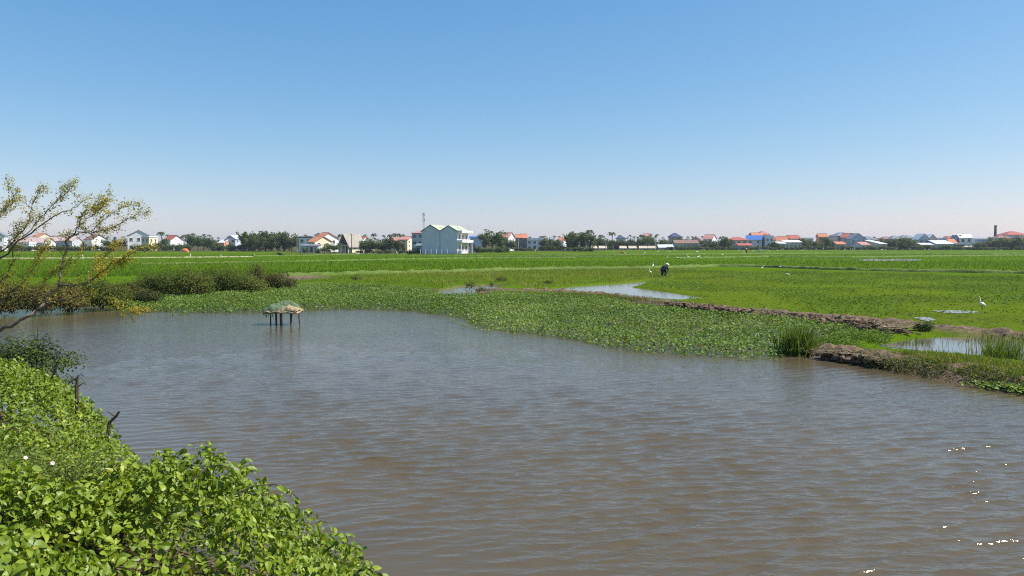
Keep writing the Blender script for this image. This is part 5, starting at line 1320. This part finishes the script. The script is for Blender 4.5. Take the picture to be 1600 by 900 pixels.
def palm(seed, areca=False):
    r = np.random.default_rng(seed); mb = MB(); lean = r.normal(size=2) * (.02 if areca else .07)
    pts = [(lean[0] * u * u, lean[1] * u * u, u * .86) for u in np.linspace(-.03, 1, 7)]
    mb.tube(pts, np.linspace(.016 if areca else .028, .008 if areca else .014, 7), 6)
    top = np.array(pts[-1]); V, Fc = [], []; nf = 9 if areca else 17; base = 0
    for j in range(nf):
        a = 6.283 * j / nf + r.normal() * .2; L = (r.uniform(.15, .22) if areca else r.uniform(.26, .36)); up = r.uniform(-.15, 1.0)
        d = np.array([math.cos(a), math.sin(a), 0]); sd_ = np.array([-math.sin(a), math.cos(a), 0]); w_ = L * (.28 if areca else .19); segs = 7
        for i in range(segs + 1):
            u = i / segs; p_ = top + d * L * u * (.95 - .25 * u) + np.array([0, 0, L * (up * u * .75 - (.55 + .5 * max(up, 0)) * u ** 2.2)])
            ww = w_ * math.sin(math.pi * min(.12 + .88 * u, .97)) ** .6
            V += [p_ - sd_ * ww - (0, 0, ww * .75), p_, p_ + sd_ * ww - (0, 0, ww * .75)]
        for i in range(segs):
            b_ = base + i * 3
            if True:             # gaps between the leaflets: alternate triangles only
                Fc += [(b_, b_ + 1, b_ + 4), (b_ + 1, b_ + 2, b_ + 4), (b_ + 4, b_ + 1, b_ + 3 if i % 2 else b_ + 4)] if False else [(b_, b_ + 1, b_ + 4), (b_ + 2, b_ + 4, b_ + 1)]
        base += 3 * (segs + 1)
    return np.array(V), np.array(Fc), mb
VAR = {}
def variants(kind, cnt, mat):
    key = (kind, mat)
    if key in VAR: return VAR[key]
    out = []
    for s_ in range(cnt):
        if kind in ('coconut', 'areca'):
            V, Fc, mb = palm(300 + s_ * 7 + (50 if kind == 'areca' else 0), kind == 'areca')
            c = mesh_np('crown', V, Fc, M[mat], {"tint": rng.random(len(V))})
        else:
            (P_, N_, T_, S_, ti), mb = crown(kind, 500 + s_ * 13 + len(kind))
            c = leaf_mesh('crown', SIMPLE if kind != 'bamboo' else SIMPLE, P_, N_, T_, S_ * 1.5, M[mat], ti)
        out.append((c, mb.mesh('trunk', M['bark'])))
    VAR[key] = out; return out
NAME = dict(broad='broadleaf_tree', shrub='shrub', bamboo='bamboo_clump', coconut='coconut_palm', areca='areca_palm')
CATN = dict(broad='tree', shrub='shrub', bamboo='bamboo', coconut='palm', areca='palm')
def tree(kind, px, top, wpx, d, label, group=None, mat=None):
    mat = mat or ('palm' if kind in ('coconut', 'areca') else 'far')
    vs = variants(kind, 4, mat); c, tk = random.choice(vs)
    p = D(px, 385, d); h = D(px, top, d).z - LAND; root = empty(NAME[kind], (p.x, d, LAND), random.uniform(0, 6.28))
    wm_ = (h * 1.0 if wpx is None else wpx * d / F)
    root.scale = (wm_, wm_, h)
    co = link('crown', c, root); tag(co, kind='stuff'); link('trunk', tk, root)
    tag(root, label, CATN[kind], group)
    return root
ORD = 'first second third fourth fifth sixth seventh eighth ninth tenth eleventh twelfth thirteenth fourteenth fifteenth sixteenth seventeenth eighteenth nineteenth twentieth'.split()
def row(kind, items, d, label, group, mat=None, jit=6):
    for i, it in enumerate(sorted(items)):
        px, top = it[0], it[1]; w_ = it[2] if len(it) > 2 else None
        tree(kind, px, top, w_, d + random.uniform(-jit, jit), label + ', ' + (ORD[i] if i < len(items) - 1 else 'last') + ' from left', group, mat)
row('shrub', [(x_, 381.5 + random.uniform(-1.5, 1), random.uniform(11, 16)) for x_ in range(20, 175, 8)], 318, 'dark shrub in the hedge row behind the leaning tree', 'hedge shrubs behind the leaning tree')
row('areca', [(84, 365), (88, 366), (92, 364), (96, 363), (100, 366)], 400, 'slim palm rising above the long shed at left', 'slim palms above the long shed')
row('areca', [(180, 367), (194, 366)], 380, 'slim palm left of the large white gabled house', 'slim palms left of the white gabled house')
row('broad', [(172, 372, 20), (190, 373, 18), (204, 376, 14)], 340, 'dark tree left of the large white gabled house', 'trees left of the white gabled house')
row('shrub', [(x_, 380 + random.uniform(-2, 1.5), random.uniform(11, 17)) for x_ in range(208, 262, 7)], 322, 'shrub in front of the large white gabled house', 'shrubs before the white gabled house')
tree('coconut', 254, 358.5, None, 335, 'tall palm between the white gabled house and the red roof')
row('broad', [(258, 372, 15), (248, 375, 14)], 330, 'tree under the tall palm left of the red roof', 'trees under the tall palm at left')
row('areca', [(284, 366.5), (239, 365)], 345, 'short slim palm near the red-roofed house at left', 'short slim palms near the red roof')
row('shrub', [(x_, 377 + random.uniform(-2, 2), random.uniform(12, 16)) for x_ in (266, 275, 286, 292)], 330, 'shrub below the red-roofed house at left', 'shrubs below the red roof')
row('broad', [(298, 364, 20), (309, 366, 20), (318, 367, 22), (328, 370, 18)], 335, 'dark tree between the red roof and the pale blue gable', 'trees between the red roof and the pale blue gable')
row('areca', [(328, 363), (313, 365), (352, 371)], 350, 'slim palm over the clump right of the red roof', 'slim palms right of the red roof')
row('shrub', [(x_, 380 + random.uniform(-3, 1), random.uniform(11, 15)) for x_ in range(334, 400, 8)], 322, 'shrub in the low row under the pale blue gable', 'shrubs under the pale blue gable')
row('bamboo', [(383, 358, 26), (394, 360, 24), (408, 361, 26), (415, 356, 28), (434, 356.5, 28), (444, 360, 24), (424, 362, 28)], 318, 'feathery bamboo clump in the big grove left of the orange roof', 'bamboo in the grove left of centre')
row('broad', [(390, 369, 24), (404, 368, 24), (420, 367, 26), (437, 368, 24), (456, 363.5, 24), (470, 369, 18), (452, 372, 20)], 308, 'dense tree in the big grove left of the orange roof', 'trees in the grove left of centre')
row('areca', [(466, 366), (471, 367), (521, 365), (531, 364.5), (526, 370), (537, 368), (540, 369)], 315, 'slim palm beside the orange-roofed houses', 'slim palms beside the orange-roofed houses')
row('shrub', [(505, 383, 14), (498, 386, 12), (477, 386, 10), (513, 388, 10)], 262, 'shrub before the cream orange-roofed house', 'shrubs before the cream house')
tree('broad', 522, 379, 26, 248, 'lone light green bushy tree before the dark-fronted house', None, 'farlight')
row('areca', [(560, 368), (566, 369.5), (574, 368), (580, 370), (585, 368.5), (590, 371), (595, 372)], 300, 'slim palm in the row right of the dark-fronted house', 'slim palms right of the dark-fronted house')
row('broad', [(571, 374, 22), (583, 371, 26), (596, 373, 26), (608, 370, 26), (622, 374, 22), (602, 379, 22)], 255, 'light green tree in the grove left of the twin-gabled house', 'trees left of the twin-gabled house', 'farlight')
row('shrub', [(575, 388, 18), (590, 390, 18), (606, 389, 18), (622, 389, 18), (640, 388, 14), (646, 390, 10), (562, 390, 12)], 248, 'low shrub below the grove left of the twin-gabled house', 'shrubs left of the twin-gabled house', 'farlight')
row('coconut', [(610, 363), (623, 361.5), (630, 363), (642, 366), (646, 368)], 320, 'coconut palm behind the grove left of the twin-gabled house', 'coconut palms left of the twin-gabled house')
tree('coconut', 663, 366, 14, 250, 'short dark palm against the grey-walled house'); tree('shrub', 659, 386, 14, 246, 'dark shrub at the foot of the short dark palm')
row('broad', [(757, 364, 26), (769, 358.5, 30), (780, 368, 22)], 290, 'big leafy tree right of the twin-gabled house', 'big trees right of the twin-gabled house')
row('shrub', [(746, 382, 16), (756, 384, 18), (768, 385, 18), (782, 383, 18), (792, 382, 14)], 270, 'shrub below the big trees right of the twin-gabled house', 'shrubs right of the twin-gabled house')
row('areca', [(769, 356.5), (781, 361), (790, 358.5), (793, 360)], 330, 'slim palm beside the brick-red roof', 'slim palms beside the brick-red roof')
row('broad', [(795, 374, 16), (803, 376, 14)], 325, 'dark tree below the brick-red roof', 'trees below the brick-red roof')
row('broad', [(852, 371, 20), (862, 370, 24), (872, 373, 20), (858, 378, 20)], 345, 'grey-green tree right of the white balcony house', 'trees right of the white balcony house', 'farlight')
row('shrub', [(x_, 382 + random.uniform(-2, 2), random.uniform(12, 16)) for x_ in range(846, 885, 7)], 338, 'shrub below the trees right of the white balcony house', 'shrubs right of the white balcony house')
row('shrub', [(x_, 386 + random.uniform(-1, 1), random.uniform(9, 13)) for x_ in (806, 816, 826, 836)], 330, 'low shrub below the two orange roofs', 'shrubs below the two orange roofs')
row('bamboo', [(889, 360, 24), (899, 357.5, 28), (911, 358, 26)], 330, 'feathery bamboo clump right of the small orange roof', 'bamboo right of centre')
tree('coconut', 923, 355, None, 335, 'tallest coconut palm beside the bamboo right of centre'); tree('broad', 920, 365, 24, 322, 'dark round tree under the tallest coconut palm')
row('shrub', [(x_, 384 + random.uniform(-2, 1), random.uniform(12, 16)) for x_ in range(890, 925, 8)], 310, 'yellow-green shrub below the bamboo right of centre', 'shrubs below the bamboo right of centre', 'farlight')
row('broad', [(934, 370, 20), (944, 372, 20), (953, 374, 18), (978, 373, 20), (990, 371, 22), (965, 375, 18)], 385, 'grey-green tree behind the row of tiny huts', 'trees behind the tiny huts')
tree('coconut', 957, 359.5, None, 360, 'coconut palm standing alone between the two groves')
row('areca', [(936, 369), (980, 368), (991, 366), (996, 367), (1026, 362.5), (1024, 366), (1030, 372)], 390, 'slim palm above the row of tiny huts', 'slim palms above the tiny huts')
row('broad', [(1003, 370, 20), (1012, 366.5, 24), (1021, 371, 18)], 382, 'dark tree left of the white tin roof', 'trees left of the white tin roof')
row('shrub', [(x_, 384 + random.uniform(-2, 1), random.uniform(10, 14)) for x_ in range(932, 1026, 10)], 390, 'shrub between the tiny huts', 'shrubs between the tiny huts')
row('broad', [(1036, 373, 14), (1044, 376, 12), (1063, 369, 12), (1030, 376, 12)], 402, 'tree beside the dark blue hipped roof', 'trees beside the dark blue roof')
row('areca', [(1071, 371), (1075, 366.5), (1088, 368), (1094, 370), (1122, 373)], 404, 'slim palm near the pink brown-gabled house', 'slim palms near the pink gable')
row('broad', [(1103, 375, 22), (1112, 376, 22), (1120, 378, 20)], 380, 'pale green tree right of the long brown-roofed building', 'pale trees right of the long brown roof', 'farlight')
row('shrub', [(x_, 384 + random.uniform(-2, 2), random.uniform(10, 14)) for x_ in range(1048, 1135, 8)], 374, 'shrub before the long brown-roofed building', 'shrubs before the long brown roof')
row('broad', [(1133, 369, 18), (1139, 372, 14)], 382, 'dark tree left of the red hipped roof', 'dark trees left of the red hipped roof')
row('shrub', [(x_, 384 + random.uniform(-2, 2), random.uniform(9, 13)) for x_ in range(1140, 1260, 8)], 380, 'shrub at the foot of the houses around the blue roof', 'shrubs around the blue-roofed house')
row('broad', [(1207, 376, 16), (1214, 379, 14)], 384, 'dark tree right of the white two-storey house', 'trees right of the white two-storey house')
row('broad', [(1252, 371, 14), (1258, 373, 16), (1268, 373, 18), (1275, 376, 14), (1291, 370, 16), (1296, 373, 16), (1302, 376, 14), (1283, 378, 16)], 394, 'tree around the narrow salmon house', 'trees around the narrow salmon house')
row('shrub', [(x_, 383 + random.uniform(-2, 2), random.uniform(10, 14)) for x_ in range(1262, 1400, 8)], 378, 'shrub at the field edge below the grey gables', 'shrubs below the grey gables')
row('broad', [(1360, 372, 12), (1378, 372, 12), (1368, 371, 10)], 398, 'small dark tree among the striped tin roofs', 'trees among the striped tin roofs')
row('broad', [(1392, 374, 16), (1400, 372, 20), (1409, 370, 22), (1418, 370, 22), (1426, 373, 18), (1412, 377, 22)], 386, 'dark tree in the grove left of the paired gables', 'trees left of the paired gables')
row('shrub', [(x_, 382 + random.uniform(-2, 2), random.uniform(10, 14)) for x_ in range(1402, 1500, 8)], 378, 'shrub at the field edge below the paired gables', 'shrubs below the paired gables')
row('broad', [(1524, 379, 16), (1534, 378, 18), (1543, 378, 18), (1550, 375, 20)], 386, 'low dark tree before the long blue-grey shed', 'trees before the long blue-grey shed')
row('broad', [(1558, 371, 26), (1570, 370, 28), (1582, 372, 26), (1592, 369, 28), (1603, 370, 26), (1576, 377, 26), (1563, 378, 24)], 384, 'grey-green tree below the big red-brown roof', 'trees below the big red-brown roof', 'farlight')
row('shrub', [(x_, 384 + random.uniform(-1, 1), random.uniform(12, 15)) for x_ in range(1512, 1612, 8)], 376, 'shrub at the field edge near the right side', 'shrubs at the field edge near the right side')
row('areca', [(1211, 368), (1365, 367), (1496, 368), (1519, 369), (1546, 367)], 420, 'slim palm showing over the roofs on the right', 'slim palms over the right-hand roofs')

row('areca', [(205, 362), (262, 363), (302, 361), (320, 362), (342, 368), (358, 366), (478, 363), (484, 366), (494, 362), (545, 362), (553, 364), (570, 363), (600, 364), (616, 361)], 395, 'slim palm in the far row behind the left-hand houses', 'far slim palms on the left')
row('areca', [(735, 366), (760, 361), (800, 364), (828, 367), (845, 366), (866, 365), (874, 366), (905, 360), (930, 364), (943, 366), (968, 364), (985, 364), (1000, 364), (1016, 362), (1036, 368), (1048, 367), (1064, 366), (1082, 366), (1098, 366)], 425, 'slim palm in the far row right of centre', 'far slim palms right of centre')
row('coconut', [(160, 365), (288, 364), (500, 361), (534, 363), (586, 362), (779, 359), (850, 366), (938, 364), (1003, 364), (1128, 367)], 410, 'coconut palm in the far row behind the houses', 'far coconut palms behind the houses')
row('broad', [(x_, 374 + (x_ * 7) % 5, 26) for x_ in (28, 75, 118, 140, 182, 228, 268, 340, 360, 478, 540, 560)], 415, 'grey-green tree in the far belt behind the left-hand houses', 'far tree belt on the left')
row('broad', [(x_, 373 + (x_ * 7) % 6, 26) for x_ in (735, 800, 826, 842, 884, 936, 962, 986, 1000, 1034, 1046, 1066, 1080, 1100, 1124, 1146)], 432, 'grey-green tree in the far belt right of centre', 'far tree belt right of centre')
row('broad', [(x_, 374 + (x_ * 7) % 5, 24) for x_ in (1168, 1206, 1216, 1248, 1262, 1276, 1298, 1350, 1366, 1376, 1428, 1464, 1480, 1516, 1534, 1550)], 436, 'grey-green tree in the far belt behind the right-hand roofs', 'far tree belt on the right')
# ------------------------------------------------------------------ the air: thin even haze round everything
x0, x1, y0, y1 = GX[0] - 20, GX[-1] + 20, GY[0] - 20, GY[-1] + 20
o = MB().box(x0, x1, y0, y1, -1.95, 26.0).build('haze', None)
tag(o, kind='stuff')
m = bpy.data.materials.new('thin_haze'); m.use_nodes = True; t = m.node_tree
for nd in list(t.nodes):
    if nd.type == 'BSDF_PRINCIPLED': t.nodes.remove(nd)
pv = t.nodes.new("ShaderNodeVolumePrincipled"); pv.inputs["Color"].default_value = (.86, .91, 1.0, 1); pv.inputs["Density"].default_value = .00015; pv.inputs["Anisotropy"].default_value = .2
t.links.new(pv.outputs[0], t.nodes["Material Output"].inputs["Volume"])
o.data.materials.append(m)
SC.cycles.volume_bounces = 0
